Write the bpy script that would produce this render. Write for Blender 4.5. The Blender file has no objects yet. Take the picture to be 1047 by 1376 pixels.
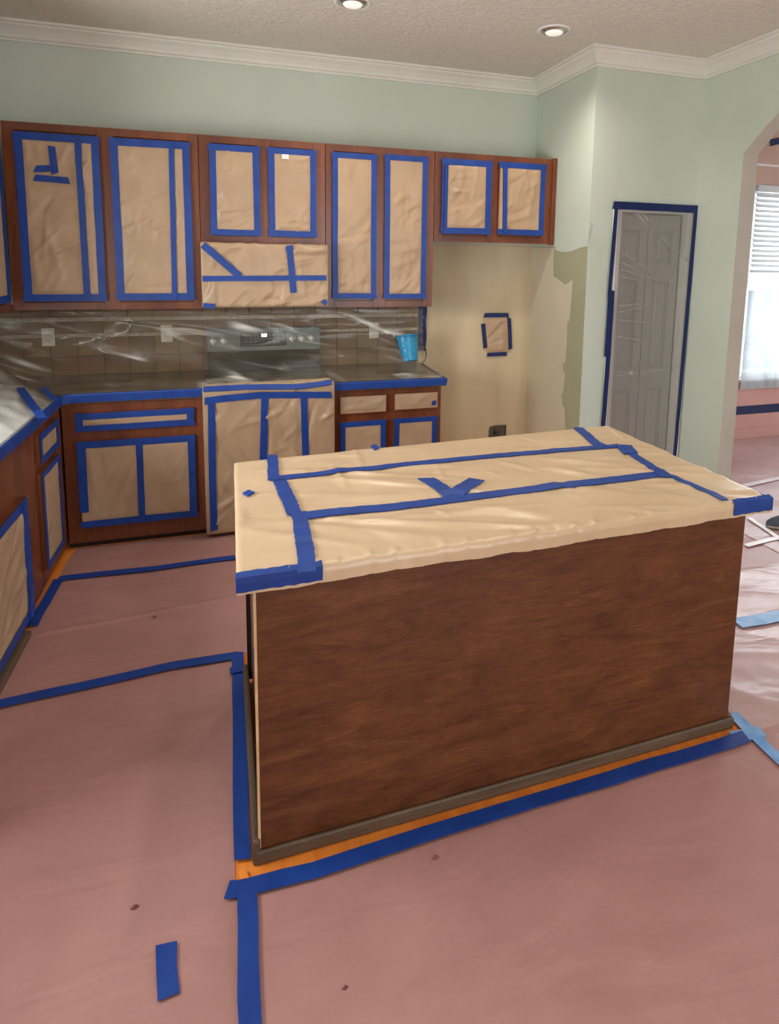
import bpy, math, random
from mathutils import Vector, Matrix, noise

# ---------------------------------------------------------------- camera, world, light, exposure
SC = bpy.context.scene
COL = SC.collection
W, H = 1047.0, 1376.0
CC = Vector((0.1909153, -4.4661445, 1.7461355))
CR = Vector((0.9527025, -0.3033320, 0.0186441))
CU = Vector((0.0224814, 0.1315240, 0.9910580))
CF = Vector((0.3030718, 0.9437643, -0.1321226))
FPX, PX, PY = 831.7118, 582.0910, 450.0181
cam_data = bpy.data.cameras.new('camera')
cam = bpy.data.objects.new('camera', cam_data)
COL.objects.link(cam)
cam.matrix_world = Matrix(((CR.x, CU.x, -CF.x, CC.x), (CR.y, CU.y, -CF.y, CC.y), (CR.z, CU.z, -CF.z, CC.z), (0, 0, 0, 1)))
cam_data.sensor_fit = 'HORIZONTAL'
cam_data.sensor_width = 36.0
cam_data.lens = FPX / W * 36.0
cam_data.shift_x = (W / 2 - PX) / W
cam_data.shift_y = (PY - H / 2) / W
cam_data.clip_start = 0.05
SC.camera = cam

world = bpy.data.worlds.new('sky')
SC.world = world
world.use_nodes = True
wn = world.node_tree.nodes['Background']
wn.inputs['Color'].default_value = (0.80, 0.90, 1.0, 1)
wn.inputs['Strength'].default_value = 1.8

SC.view_settings.view_transform = 'Standard'
SC.view_settings.look = 'None'
SC.view_settings.gamma = 1.0
SC.view_settings.use_curve_mapping = False
SC.view_settings.exposure = 0.0


def area_light(name, loc, direction, sx, sy, power, col):
    d = bpy.data.lights.new(name, 'AREA')
    d.shape = 'RECTANGLE'
    d.size, d.size_y = sx, sy
    d.energy = power
    d.color = col
    o = bpy.data.objects.new(name, d)
    COL.objects.link(o)
    o.location = loc
    o.rotation_euler = Vector(direction).to_track_quat('-Z', 'Y').to_euler()
    return o


# daylight through nook window, unseen sink window and assumed glass doors behind the camera
area_light('daylight_family_room', (2.3, -8.1, 1.45), (0, 1, -0.05), 2.2, 2.2, 88, (0.96, 0.97, 1.0))
area_light('daylight_nook', (5.75, 0.36, 1.5), (-0.15, -1, -0.1), 1.8, 1.7, 110, (0.95, 0.98, 1.0))
area_light('added_nook_side_lamp', (7.35, -2.6, 1.5), (-1, 0, -0.25), 2.0, 2.0, 45, (0.97, 0.98, 1.0))  # added lamp with no known window, brightens the nook from the side
area_light('daylight_sink', (-1.52, -2.35, 1.55), (1, 0, 0.0), 1.2, 0.85, 75, (0.96, 0.99, 1.0))
DOWNLIGHTS = [((0.818, -1.015), 36), ((2.01, -1.018), 40), ((-0.40, -2.9), 12), ((0.818, -2.9), 22), ((2.01, -2.9), 22), ((0.3, -5.6), 26), ((2.2, -5.6), 26)]  # first two lamps are visible; the other five are unseen, added for light

# ---------------------------------------------------------------- helpers
rng = random.Random(4)


def on(px, py, axis, val):
    """point of the plane <axis>=val that the photograph shows at pixel (px, py)"""
    d = CF + CR * ((px - PX) / FPX) - CU * ((py - PY) / FPX)
    t = (val - CC[axis]) / d[axis]
    return CC + d * t


def lin(c):
    return tuple(((v / 255) / 12.92 if v / 255 <= 0.04045 else ((v / 255 + 0.055) / 1.055) ** 2.4) for v in c) + (1,)


class N:
    def __init__(s, name):
        s.m = bpy.data.materials.new(name)
        s.m.use_nodes = True
        s.t = s.m.node_tree
        s.p = s.t.nodes['Principled BSDF']
        s.out = s.t.nodes['Material Output']

    def n(s, typ, **k):
        nd = s.t.nodes.new(typ)
        for a, b in k.items():
            setattr(nd, a, b)
        return nd

    def l(s, a, b):
        s.t.links.new(a, b)

    def coord(s, scale=(1, 1, 1), rot=(0, 0, 0)):
        tc = s.n('ShaderNodeTexCoord')
        mp = s.n('ShaderNodeMapping')
        mp.inputs['Scale'].default_value = scale
        mp.inputs['Rotation'].default_value = rot
        s.l(tc.outputs['Object'], mp.inputs['Vector'])
        return mp.outputs['Vector']

    def noise(s, vec, scale, detail=4, rough=0.5, dist=0.0):
        nd = s.n('ShaderNodeTexNoise')
        nd.inputs['Scale'].default_value = scale
        nd.inputs['Detail'].default_value = detail
        nd.inputs['Roughness'].default_value = rough
        nd.inputs['Distortion'].default_value = dist
        s.l(vec, nd.inputs['Vector'])
        return nd.outputs['Fac']

    def ramp(s, fac, stops):
        r = s.n('ShaderNodeValToRGB')
        e = r.color_ramp.elements
        while len(e) < len(stops):
            e.new(0.5)
        for i, (p, c) in enumerate(stops):
            e[i].position = p
            e[i].color = c
        s.l(fac, r.inputs['Fac'])
        return r.outputs['Color']

    def bump(s, height, strength, dist=0.01, prev=None):
        b = s.n('ShaderNodeBump')
        b.inputs['Strength'].default_value = strength
        b.inputs['Distance'].default_value = dist
        s.l(height, b.inputs['Height'])
        if prev is not None:
            s.l(prev, b.inputs['Normal'])
        return b.outputs['Normal']

    def done(s, rough=0.6, spec=0.5, metal=0.0):
        s.p.inputs['Roughness'].default_value = rough
        s.p.inputs['Specular IOR Level'].default_value = spec
        s.p.inputs['Metallic'].default_value = metal
        return s.m


def vary(name, c1, c2, scale=3.0, rough=0.6, spec=0.4, bump=0.0, bscale=60, stretch=(1, 1, 1), metal=0.0, detail=4, bdist=0.01, lo=0.35, hi=0.65):
    a = N(name)
    v = a.coord(stretch)
    f = a.noise(v, scale, detail)
    a.l(a.ramp(f, [(lo, lin(c1)), (hi, lin(c2))]), a.p.inputs['Base Color'])
    if bump:
        a.l(a.bump(a.noise(v, bscale, 3), bump, bdist), a.p.inputs['Normal'])
    return a.done(rough, spec, metal)


def wood(name, dark, mid, light, grain=(1, 1, 1), rough=0.35, figure=9.0, spec=0.5):
    a = N(name)
    v = a.coord(grain)
    big = a.noise(v, 1.3, 3, 0.6, 0.6)
    fine = a.noise(v, figure, 6, 0.7, 1.6)
    mix = a.n('ShaderNodeMix', data_type='FLOAT')
    mix.inputs[0].default_value = 0.45
    a.l(big, mix.inputs[2]); a.l(fine, mix.inputs[3])
    a.l(a.ramp(mix.outputs[0], [(0.36, lin(dark)), (0.5, lin(mid)), (0.64, lin(light))]), a.p.inputs['Base Color'])
    a.l(a.bump(fine, 0.12, 0.002), a.p.inputs['Normal'])
    return a.done(rough, spec)


def paper_mat(name, c1, c2, rough=0.5, b=0.5, spec=0.35):
    a = N(name)
    v = a.coord((1, 1, 1))
    col = a.ramp(a.noise(v, 4.0, 5, 0.6), [(0.3, lin(c1)), (0.7, lin(c2))])
    a.l(col, a.p.inputs['Base Color'])
    v2 = a.coord((1, 1.0, 1), (0.3, 0.5, 0.6))
    rid = a.n('ShaderNodeTexNoise', noise_type='RIDGED_MULTIFRACTAL')
    rid.inputs['Scale'].default_value = 5.0
    rid.inputs['Detail'].default_value = 2.0
    rid.inputs['Distortion'].default_value = 0.8
    a.l(v2, rid.inputs['Vector'])
    nrm = a.bump(rid.outputs['Fac'], b, 0.014)
    nrm = a.bump(a.noise(v, 180, 2), 0.08, 0.002, nrm)
    a.l(nrm, a.p.inputs['Normal'])
    return a.done(rough, spec)


M = {}
M['wall'] = vary('mint_wall_paint', (192, 200, 186), (198, 206, 192), 1.5, 0.7, 0.25, 0.12, 90)
M['beige'] = vary('beige_primer', (190, 172, 140), (204, 188, 156), 2.2, 0.6, 0.3, 0.08, 60, (2, 2, 0.5))
M['beige2'] = vary('pale_beige_primer', (200, 190, 164), (208, 198, 174), 2.2, 0.6, 0.3, 0.08, 60)
M['olive'] = vary('olive_old_paint', (160, 158, 128), (168, 166, 136), 2.0, 0.6, 0.3, 0.08, 80)
M['patch'] = vary('pale_mint_patch', (194, 203, 190), (200, 208, 195), 2.0, 0.65, 0.3, 0.1, 80)
M['spackle'] = vary('wall_filler', (190, 199, 183), (199, 205, 190), 9.0, 0.7, 0.2)
M['jamb'] = vary('jamb_paint', (176, 168, 154), (186, 178, 164), 2.0, 0.6, 0.3, 0.1, 80)
M['trim'] = vary('white_trim_paint', (214, 212, 200), (222, 220, 210), 2.0, 0.45, 0.4)
M['white'] = vary('white_gloss', (226, 224, 218), (234, 232, 226), 2.0, 0.4, 0.5)


def ceiling_mat():
    a = N('textured_ceiling')
    v = a.coord()
    a.p.inputs['Base Color'].default_value = lin((226, 220, 209))
    f = a.noise(v, 30, 4, 0.6, 0.8)
    r = a.ramp(f, [(0.42, (0, 0, 0, 1)), (0.58, (1, 1, 1, 1))])
    a.l(a.bump(r, 0.5, 0.010), a.p.inputs['Normal'])
    return a.done(0.85, 0.2)


M['ceiling'] = ceiling_mat()
M['cab'] = wood('stained_cherry_wood', (88, 42, 22), (110, 57, 32), (130, 72, 42), (3.0, 3.0, 0.5), 0.32)
M['cabh'] = wood('stained_cherry_wood_rail', (88, 42, 22), (110, 57, 32), (130, 72, 42), (0.5, 3.0, 3.0), 0.32)


def island_wood():
    a = N('stained_birch_plywood')
    v = a.coord((0.55, 1.0, 2.6))
    w = a.n('ShaderNodeTexNoise')
    w.inputs['Scale'].default_value = 4.2; w.inputs['Detail'].default_value = 8; w.inputs['Roughness'].default_value = 0.62; w.inputs['Distortion'].default_value = 2.6
    a.l(v, w.inputs['Vector'])
    v2 = a.coord((6, 6, 46))
    g = a.noise(v2, 2.6, 6, 0.75, 1.6)
    bl = a.noise(a.coord(), 3.2, 5, 0.65, 0.3)
    m1 = a.n('ShaderNodeMix', data_type='FLOAT'); m1.inputs[0].default_value = 0.5
    a.l(w.outputs['Fac'], m1.inputs[2]); a.l(g, m1.inputs[3])
    m2 = a.n('ShaderNodeMix', data_type='FLOAT'); m2.inputs[0].default_value = 0.25
    a.l(m1.outputs[0], m2.inputs[2]); a.l(bl, m2.inputs[3])
    a.l(a.ramp(m2.outputs[0], [(0.36, lin((60, 29, 12))), (0.46, lin((86, 46, 20))), (0.54, lin((101, 57, 27))), (0.65, lin((124, 75, 38)))]), a.p.inputs['Base Color'])
    a.l(a.bump(g, 0.15, 0.002), a.p.inputs['Normal'])
    return a.done(0.42, 0.4)


M['island'] = island_wood()
M['island_end'] = wood('island_end_laminate', (86, 62, 56), (98, 70, 62), (108, 80, 72), (3, 3, 0.6), 0.25)
M['edge'] = vary('raw_ply_edge', (196, 160, 118), (214, 180, 138), 20, 0.6, 0.3)
M['shoe'] = wood('weathered_base_moulding', (74, 58, 44), (92, 74, 58), (108, 88, 70), (1, 1, 6), 0.5)
M['toe'] = vary('dark_toe_kick', (30, 16, 12), (40, 22, 16), 4, 0.6)
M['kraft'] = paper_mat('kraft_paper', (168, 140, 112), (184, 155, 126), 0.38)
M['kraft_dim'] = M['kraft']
M['kraft_top_lit'] = paper_mat('kraft_paper_lit', (194, 168, 136), (206, 180, 148), 0.30, 0.35, 0.5)  # kraft copy for upward faces, light from above painted in as a lighter tone


def tape_mat(name, c1, c2, rough=0.45):
    a = N(name)
    v = a.coord()
    a.l(a.ramp(a.noise(v, 14, 4), [(0.35, lin(c1)), (0.65, lin(c2))]), a.p.inputs['Base Color'])
    a.l(a.bump(a.noise(v, 320, 2), 0.25, 0.001), a.p.inputs['Normal'])
    return a.done(rough, 0.4)


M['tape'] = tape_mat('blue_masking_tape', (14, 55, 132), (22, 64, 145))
M['tape_light'] = tape_mat('pale_blue_tape', (96, 146, 205), (128, 172, 220), 0.3)  # paler blue than the other tape, for strips by the archway
M['tape_dark'] = tape_mat('dark_blue_masking_tape', (10, 31, 80), (15, 37, 90))
M['tape_white'] = tape_mat('clear_packing_tape', (238, 234, 236), (246, 242, 244), 0.2)


def rosin(name, c1, c2, rough, spec):
    a = N(name)
    v = a.coord()
    f = a.noise(v, 1.2, 6, 0.62, 0.6)
    sp = a.noise(v, 160, 2)
    m = a.n('ShaderNodeMix', data_type='FLOAT'); m.inputs[0].default_value = 0.15
    a.l(f, m.inputs[2]); a.l(sp, m.inputs[3])
    base = a.ramp(m.outputs[0], [(0.35, lin(c1)), (0.62, lin(c2))])
    # a few dark flecks of dirt and scuffs
    vo = a.n('ShaderNodeTexVoronoi'); vo.inputs['Scale'].default_value = 2.3
    a.l(v, vo.inputs['Vector'])
    fl = a.ramp(vo.outputs['Distance'], [(0.010, (1, 1, 1, 1)), (0.016, (0, 0, 0, 1))])
    mx = a.n('ShaderNodeMix', data_type='RGBA')
    a.l(fl, mx.inputs[0]); a.l(base, mx.inputs[6]); mx.inputs[7].default_value = lin((110, 56, 50))
    a.l(mx.outputs[2], a.p.inputs['Base Color'])
    rid = a.noise(a.coord((1, 2.2, 1), (0, 0, 0.5)), 1.9, 3, 0.55, 0.7)
    n1 = a.bump(rid, 0.4, 0.03)
    n2 = a.bump(a.noise(v, 90, 3), 0.15, 0.002, n1)
    a.l(n2, a.p.inputs['Normal'])
    return a.done(rough, spec)


M['rosin'] = rosin('red_rosin_paper', (160, 116, 111), (177, 132, 127), 0.36, 0.5)
M['rosin_glare'] = rosin('film_rosin_paper_with_glare', (182, 148, 148), (200, 168, 166), 0.25, 0.6)  # film-covered paper, with window glare put into its paler colour
M['rosin_wall'] = vary('pink_paper_on_wall', (218, 166, 156), (226, 178, 168), 3, 0.5, 0.3)


M['tan_wall'] = vary('tan_paper_on_wall', (196, 164, 148), (206, 174, 158), 3, 0.5, 0.3)


def floor_mat():
    a = N('orange_oak_floor')
    v = a.coord((1, 1, 1))
    br = a.n('ShaderNodeTexNoise'); br.inputs['Scale'].default_value = 3; br.inputs['Detail'].default_value = 5; br.inputs['Distortion'].default_value = 1
    a.l(a.coord((8, 1, 1)), br.inputs['Vector'])
    a.l(a.ramp(br.outputs['Fac'], [(0.35, lin((222, 124, 44))), (0.65, lin((240, 144, 60)))]), a.p.inputs['Base Color'])
    return a.done(0.35, 0.5)


M['floor'] = floor_mat()
M['granite'] = vary('dark_granite', (52, 44, 36), (104, 92, 76), 60, 0.2, 0.5, detail=6)
M['tile'] = vary('brown_stone_tile', (92, 68, 42), (124, 94, 60), 6, 0.4, 0.4, 0.1, 60, detail=6)
M['tile2'] = vary('tan_stone_tile', (106, 82, 52), (134, 104, 70), 6, 0.4, 0.4, 0.1, 60, detail=6)
M['tile3'] = vary('reddish_stone_tile', (108, 70, 48), (132, 90, 64), 6, 0.4, 0.4, 0.1, 60, detail=6)
M['grout'] = vary('grout', (92, 80, 64), (104, 92, 74), 20, 0.8, 0.2)
M['mosaic'] = vary('pale_mosaic', (176, 160, 136), (206, 194, 172), 50, 0.35, 0.4)
M['steel'] = vary('grey_stainless_steel', (96, 108, 108), (106, 118, 118), 2, 0.35, 0.5, 0, stretch=(1, 1, 20), metal=0.35)
M['black_glass'] = vary('black_glass', (12, 18, 22), (18, 26, 30), 2, 0.08, 0.6)
M['display'] = vary('dark_display', (34, 42, 46), (40, 48, 52), 3, 0.2, 0.5)
M['knob'] = vary('silver_knob', (206, 208, 200), (226, 226, 220), 6, 0.3, 0.5, metal=0.3)
M['outlet'] = vary('ivory_outlet', (222, 216, 196), (230, 224, 206), 4, 0.4, 0.4)
M['slot'] = vary('dark_slot', (40, 36, 30), (50, 46, 40), 4, 0.6)
M['cyan'] = paper_mat('light_blue_plastic', (46, 138, 184), (60, 152, 196), 0.3, 0.6)
M['cord'] = vary('black_rubber', (18, 18, 18), (26, 26, 26), 4, 0.5)
M['metal'] = vary('dull_metal', (120, 120, 116), (150, 150, 146), 8, 0.35, 0.5, metal=0.8)
M['reflector'] = vary('satin_reflector', (190, 190, 186), (206, 206, 202), 3, 0.22, 0.6, metal=0.9)
M['box_dark'] = vary('dark_box_metal', (70, 66, 58), (96, 92, 82), 12, 0.6, 0.3)  # dark metal of the valve box
M['brownpaper'] = vary('dark_floor_mat', (104, 68, 58), (118, 80, 68), 12, 0.7, 0.2)
M['shoe_top'] = vary('grey_shoe_mesh', (70, 78, 88), (92, 100, 110), 90, 0.8, 0.2, 0.3, 200)
M['shoe_sole'] = vary('worn_shoe_sole', (150, 140, 124), (190, 182, 166), 20, 0.7, 0.2)
M['blind'] = vary('white_blind_slat', (236, 238, 240), (242, 244, 246), 3, 0.5, 0.4)
M['door'] = vary('white_door_paint', (176, 172, 166), (184, 180, 174), 2, 0.45, 0.4)


def translucent(name, c1, c2, amt, alpha=1.0):
    a = N(name)
    di = a.n('ShaderNodeBsdfDiffuse'); tl = a.n('ShaderNodeBsdfTranslucent')
    col = a.ramp(a.noise(a.coord((1, 1, .4)), 3.5, 5, .6, 1.0), [(0.4, lin(c1)), (0.6, lin(c2))])
    a.l(col, di.inputs['Color']); a.l(col, tl.inputs['Color'])
    mx = a.n('ShaderNodeMixShader'); mx.inputs['Fac'].default_value = amt
    a.l(di.outputs[0], mx.inputs[1]); a.l(tl.outputs[0], mx.inputs[2])
    tr = a.n('ShaderNodeBsdfTransparent'); m2 = a.n('ShaderNodeMixShader'); m2.inputs['Fac'].default_value = alpha
    a.l(tr.outputs[0], m2.inputs[1]); a.l(mx.outputs[0], m2.inputs[2])
    a.l(m2.outputs[0], a.out.inputs['Surface'])
    return a.m


M['blind'] = translucent('white_blind_slat', (226, 230, 232), (232, 236, 238), 0.13)
M['film_window'] = translucent('window_plastic_film', (196, 208, 214), (232, 238, 242), 0.25, 0.72)


def emis(name, col, st):
    a = N(name)
    a.p.inputs['Base Color'].default_value = col
    a.p.inputs['Emission Color'].default_value = col
    a.p.inputs['Emission Strength'].default_value = st
    return a.done(0.5)


M['bulb'] = emis('lit_downlight_bulb', (1.0, 0.95, 0.86, 1), 0.45)
M['digits'] = emis('lit_clock_digits', (0.9, 1.0, 1.0, 1), 3.0)


def glass_mat():
    a = N('window_glass')
    tr = a.n('ShaderNodeBsdfTransparent')
    gl = a.n('ShaderNodeBsdfGlossy'); gl.inputs['Roughness'].default_value = 0.02
    mx = a.n('ShaderNodeMixShader'); mx.inputs['Fac'].default_value = 0.06
    a.l(tr.outputs[0], mx.inputs[1]); a.l(gl.outputs[0], mx.inputs[2]); a.l(mx.outputs[0], a.out.inputs['Surface'])
    return a.m


M['glass'] = glass_mat()


def film(name, lo, hi, streak, scale, tint, rough=0.18, bstr=0.6, ang=0.0, cover=(0.42, 0.62), edge=(0.35, 0.95), bigs=2.6, thin=None):
    """thin clear plastic sheeting: partly see-through, milky along crinkles; streaks run along x turned by ang"""
    a = N(name)
    tc = a.n('ShaderNodeTexCoord')
    m1 = a.n('ShaderNodeMapping'); m1.inputs['Rotation'].default_value = (0, ang, 0)
    m2 = a.n('ShaderNodeMapping'); m2.inputs['Scale'].default_value = streak
    a.l(tc.outputs['Object'], m1.inputs['Vector']); a.l(m1.outputs['Vector'], m2.inputs['Vector'])
    v = m2.outputs['Vector']
    rid = a.n('ShaderNodeTexNoise', noise_type='RIDGED_MULTIFRACTAL')
    rid.inputs['Scale'].default_value = scale; rid.inputs['Detail'].default_value = 6; rid.inputs['Distortion'].default_value = 1.0
    a.l(v, rid.inputs['Vector'])
    big = a.noise(v, bigs, 3, 0.55, 0.6)
    mul = a.n('ShaderNodeMath', operation='MULTIPLY')
    bigr = a.ramp(big, [(cover[0], (0.0, 0.0, 0.0, 1)), (cover[1], (1, 1, 1, 1))])
    ridr = a.ramp(rid.outputs['Fac'], [(edge[0], (0.12, 0.12, 0.12, 1)), (edge[1], (1, 1, 1, 1))])
    a.l(bigr, mul.inputs[0]); a.l(ridr, mul.inputs[1])
    mr = a.n('ShaderNodeMapRange')
    mr.inputs['To Min'].default_value = lo; mr.inputs['To Max'].default_value = hi
    a.l(mul.outputs[0], mr.inputs['Value'])
    nrm = a.bump(rid.outputs['Fac'], bstr, 0.008)
    tr = a.n('ShaderNodeBsdfTransparent'); tr.inputs['Color'].default_value = (0.97, 0.96, 0.94, 1)
    a.p.inputs['Base Color'].default_value = tint
    if thin:   # crinkled areas scatter more light than smooth ones
        a.l(a.ramp(mul.outputs[0], [(0.05, thin), (0.7, tint)]), a.p.inputs['Base Color'])
    a.p.inputs['Roughness'].default_value = rough
    a.p.inputs['Specular IOR Level'].default_value = 0.9
    a.l(nrm, a.p.inputs['Normal'])
    mx = a.n('ShaderNodeMixShader')
    a.l(mr.outputs[0], mx.inputs['Fac']); a.l(tr.outputs[0], mx.inputs[1]); a.l(a.p.outputs[0], mx.inputs[2])
    a.l(mx.outputs[0], a.out.inputs['Surface'])
    return a.m


M['film'] = film('clear_plastic_film', 0.19, 0.86, (0.30, 0.30, 1.8), 7.0, (0.96, 0.92, 0.85, 1), ang=-0.24, bstr=0.8, cover=(0.36, 0.56), edge=(0.08, 0.62), bigs=2.6, thin=(0.30, 0.25, 0.18, 1), rough=0.15)
M['film_grey'] = film('grey_plastic_film', 0.40, 0.85, (1, 1, 1), 6.0, (0.80, 0.78, 0.73, 1), 0.2, cover=(0.3, 0.6), edge=(0.1, 0.8))
M['film_bright'] = film('milky_plastic_film', 0.6, 0.95, (1.2, 0.8, 1.2), 5.0, (0.88, 0.86, 0.83, 1), 0.22, 0.9)
M['film_door'] = film('door_plastic_film', 0.42, 0.60, (1.6, 1, 0.5), 4.0, (0.30, 0.29, 0.275, 1), 0.3, 0.3)


def tag(o, label=None, cat=None, group=None, kind=None):
    for k, v in (('label', label), ('category', cat), ('group', group), ('kind', kind)):
        if v:
            o[k] = v
    return o


ROOT = {}


def thing(name, label, cat, loc, rz=0.0, group=None):
    o = bpy.data.objects.new(name, None)
    o.empty_display_size = 0.1
    COL.objects.link(o)
    o.location = loc
    o.rotation_euler = (0, 0, rz)
    tag(o, label, cat, group)
    ROOT[o.name] = (Matrix.Translation(Vector(loc)) @ Matrix.Rotation(rz, 4, 'Z')).inverted()
    return o


def mesh_obj(name, verts, faces, mat, parent=None, label=None, smooth=False, midx=None, bevel=0.0):
    if parent is not None:
        inv = ROOT[parent.name]
        verts = [inv @ Vector(v) for v in verts]
    me = bpy.data.meshes.new(name)
    me.from_pydata([tuple(v) for v in verts], [], faces)
    mats = mat if isinstance(mat, list) else [mat]
    for m_ in mats:
        me.materials.append(m_)
    if midx:
        for p_, i in zip(me.polygons, midx):
            p_.material_index = i
    if smooth:
        for p_ in me.polygons:
            p_.use_smooth = True
    me.update()
    o = bpy.data.objects.new(name, me)
    COL.objects.link(o)
    if parent is not None:
        o.parent = parent
        ROOT[o.name] = ROOT[parent.name]
    if label:
        o['label'] = label
    if bevel:
        b = o.modifiers.new('edge_round', 'BEVEL')
        b.width = bevel; b.segments = 2; b.limit_method = 'ANGLE'
    return o


def boxg(x0, x1, y0, y1, z0, z1, v=None, f=None):
    v = [] if v is None else v
    f = [] if f is None else f
    b = len(v)
    v += [(x0, y0, z0), (x1, y0, z0), (x1, y1, z0), (x0, y1, z0), (x0, y0, z1), (x1, y0, z1), (x1, y1, z1), (x0, y1, z1)]
    f += [tuple(b + i for i in q) for q in ((0, 3, 2, 1), (4, 5, 6, 7), (0, 1, 5, 4), (1, 2, 6, 5), (2, 3, 7, 6), (3, 0, 4, 7))]
    return v, f


def box(name, b, mat, parent=None, label=None, bevel=0.0):
    v, f = boxg(*b)
    return mesh_obj(name, v, f, mat, parent, label, bevel=bevel)


def boxes(name, bs, mat, parent=None, label=None, bevel=0.0):
    v, f = [], []
    for b in bs:
        boxg(*b, v, f)
    return mesh_obj(name, v, f, mat, parent, label, bevel=bevel)


def lathe(name, c, axis, prof, mat, parent=None, n=24, label=None, smooth=True):
    """prof: list of (radius, height along axis)"""
    axis = Vector(axis).normalized()
    u = axis.orthogonal().normalized(); w = axis.cross(u)
    c = Vector(c)
    v, f = [], []
    for r, h in prof:
        for i in range(n):
            a = 2 * math.pi * i / n
            v.append(c + axis * h + (u * math.cos(a) + w * math.sin(a)) * max(r, 1e-5))
    for k in range(len(prof) - 1):
        for i in range(n):
            j = (i + 1) % n
            f.append((k * n + i, k * n + j, (k + 1) * n + j, (k + 1) * n + i))
    return mesh_obj(name, v, f, mat, parent, label, smooth=smooth)


def wrinkle(p, seed):
    q = Vector((p[0] * 1.0 + seed * 7.3, p[1] + seed * 3.1, p[2] + seed))
    a = 1 - abs(noise.noise(Vector((q.x * 5 + q.z * 3, q.y * 5 + q.z * 5, seed))) * 2.0)
    b = 1 - abs(noise.noise(Vector((q.x * 9 - q.z * 6, q.y * 9 + q.z * 9, seed * 2))) * 2.0)
    c = noise.noise(q * 3.0)
    return 0.5 * a * a + 0.28 * b * b + 0.5 * c


def make_folds(seed, w, h, n, diag=0.9, spread=0.9, lmin=0.1, lmax=0.45, wmin=0.012, wmax=0.035):
    """random creases on a w x h sheet: (x, y, dx, dy, half length, half width, strength)"""
    rr = random.Random(seed * 131 + 7)
    out = []
    for _ in range(n):
        a = diag + rr.uniform(-spread, spread)
        out.append((rr.uniform(0, w), rr.uniform(0, h), math.cos(a), math.sin(a), rr.uniform(lmin, lmax) / 2, rr.uniform(wmin, wmax), rr.uniform(0.35, 1.0) * rr.choice((1, 1, -1))))
    return out


def fold_height(folds, x, y):
    t = 0.0
    for fx, fy, dx, dy, hl, hw, st in folds:
        rx, ry = x - fx, y - fy
        al = rx * dx + ry * dy
        if abs(al) >= hl: continue
        ac = abs(-rx * dy + ry * dx)
        k = 1 - (al / hl) ** 2
        ww = hw * (0.5 + 0.8 * k)
        if ac < ww:
            t += st * k * (1 - ac / ww) ** 1.4
    return t


def sheet(name, q, normal, mat, parent=None, nu=16, nv=24, amp=0.006, base=0.0012, seed=0, label=None, pin=0.0, folds=None, diag=0.9):
    """creased paper on the quad q (bl, br, tr, tl), pinned flat along its edges"""
    q = [Vector(p) for p in q]; nrm = Vector(normal)
    w, h_ = (q[1] - q[0]).length, (q[3] - q[0]).length
    nu, nv = max(nu, int(w / 0.011)), max(nv, int(h_ / 0.011))
    F = folds if folds is not None else make_folds(seed, w, h_, int(8 + 60 * w * h_ + 14 * max(w, h_)), diag)
    v, f = [], []
    for j in range(nv + 1):
        for i in range(nu + 1):
            s, t = i / nu, j / nv
            p = q[0].lerp(q[1], s).lerp(q[3].lerp(q[2], s), t)
            ds = min(min(s, 1 - s) * w, min(t, 1 - t) * h_) - pin
            e = min(1.0, max(0.0, ds / 0.022))
            soft = noise.noise(Vector((s * w * 4 + seed, t * h_ * 4, seed * 3.0)))
            h = base + max(0.0, amp * e * (0.45 + 0.5 * soft + 0.8 * fold_height(F, s * w, t * h_)))
            v.append(p + nrm * h)
    for j in range(nv):
        for i in range(nu):
            a = j * (nu + 1) + i
            f.append((a, a + 1, a + nu + 2, a + nu + 1))
    return mesh_obj(name, v, f, mat, parent, label, smooth=True)


LIFT = [0]


def tape(parent, a, b, width, normal, mat=None, lift=0.0035, name='masking_tape', wob=0.002, label=None, cut=0.0, pts=None, thick=0.0009):
    """a strip of tape from a to b lying on a surface, ends torn a little unevenly"""
    mat = mat or M['tape']
    LIFT[0] = (LIFT[0] + 1) % 6
    nrm = Vector(normal).normalized()
    P = [Vector(p) for p in (pts or (a, b))]
    line = []
    for k in range(len(P) - 1):
        n_ = max(2, int((P[k + 1] - P[k]).length / 0.12))
        for i in range(n_ + (1 if k == len(P) - 2 else 0)):
            line.append(P[k].lerp(P[k + 1], i / n_))
    L = len(line)
    v, f = [], []
    ca, cb = rng.uniform(-0.12, 0.12) * width + cut, rng.uniform(-0.12, 0.12) * width - cut
    for i, p in enumerate(line):
        d = (line[min(i + 1, L - 1)] - line[max(i - 1, 0)]).normalized()
        side = nrm.cross(d).normalized()
        w0 = width / 2 + rng.uniform(-1, 1) * wob * 0.4
        off = rng.uniform(-1, 1) * wob * 0.5
        sk = ca if i == 0 else (cb if i == L - 1 else 0)
        h = lift + LIFT[0] * 0.0003
        for s_, hh in ((-1, 0), (-1, 1), (1, 1), (1, 0)):
            v.append(p + side * (s_ * w0 + off) + d * (sk * s_) + nrm * (h if hh else h - thick))
    for i in range(L - 1):
        for k in range(4):
            kk = (k + 1) % 4
            f.append((i * 4 + k, i * 4 + kk, i * 4 + 4 + kk, i * 4 + 4 + k))
    f.append((0, 3, 2, 1)); e = (L - 1) * 4; f.append((e, e + 1, e + 2, e + 3))
    return mesh_obj(name, v, f, mat, parent, label)


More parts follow.
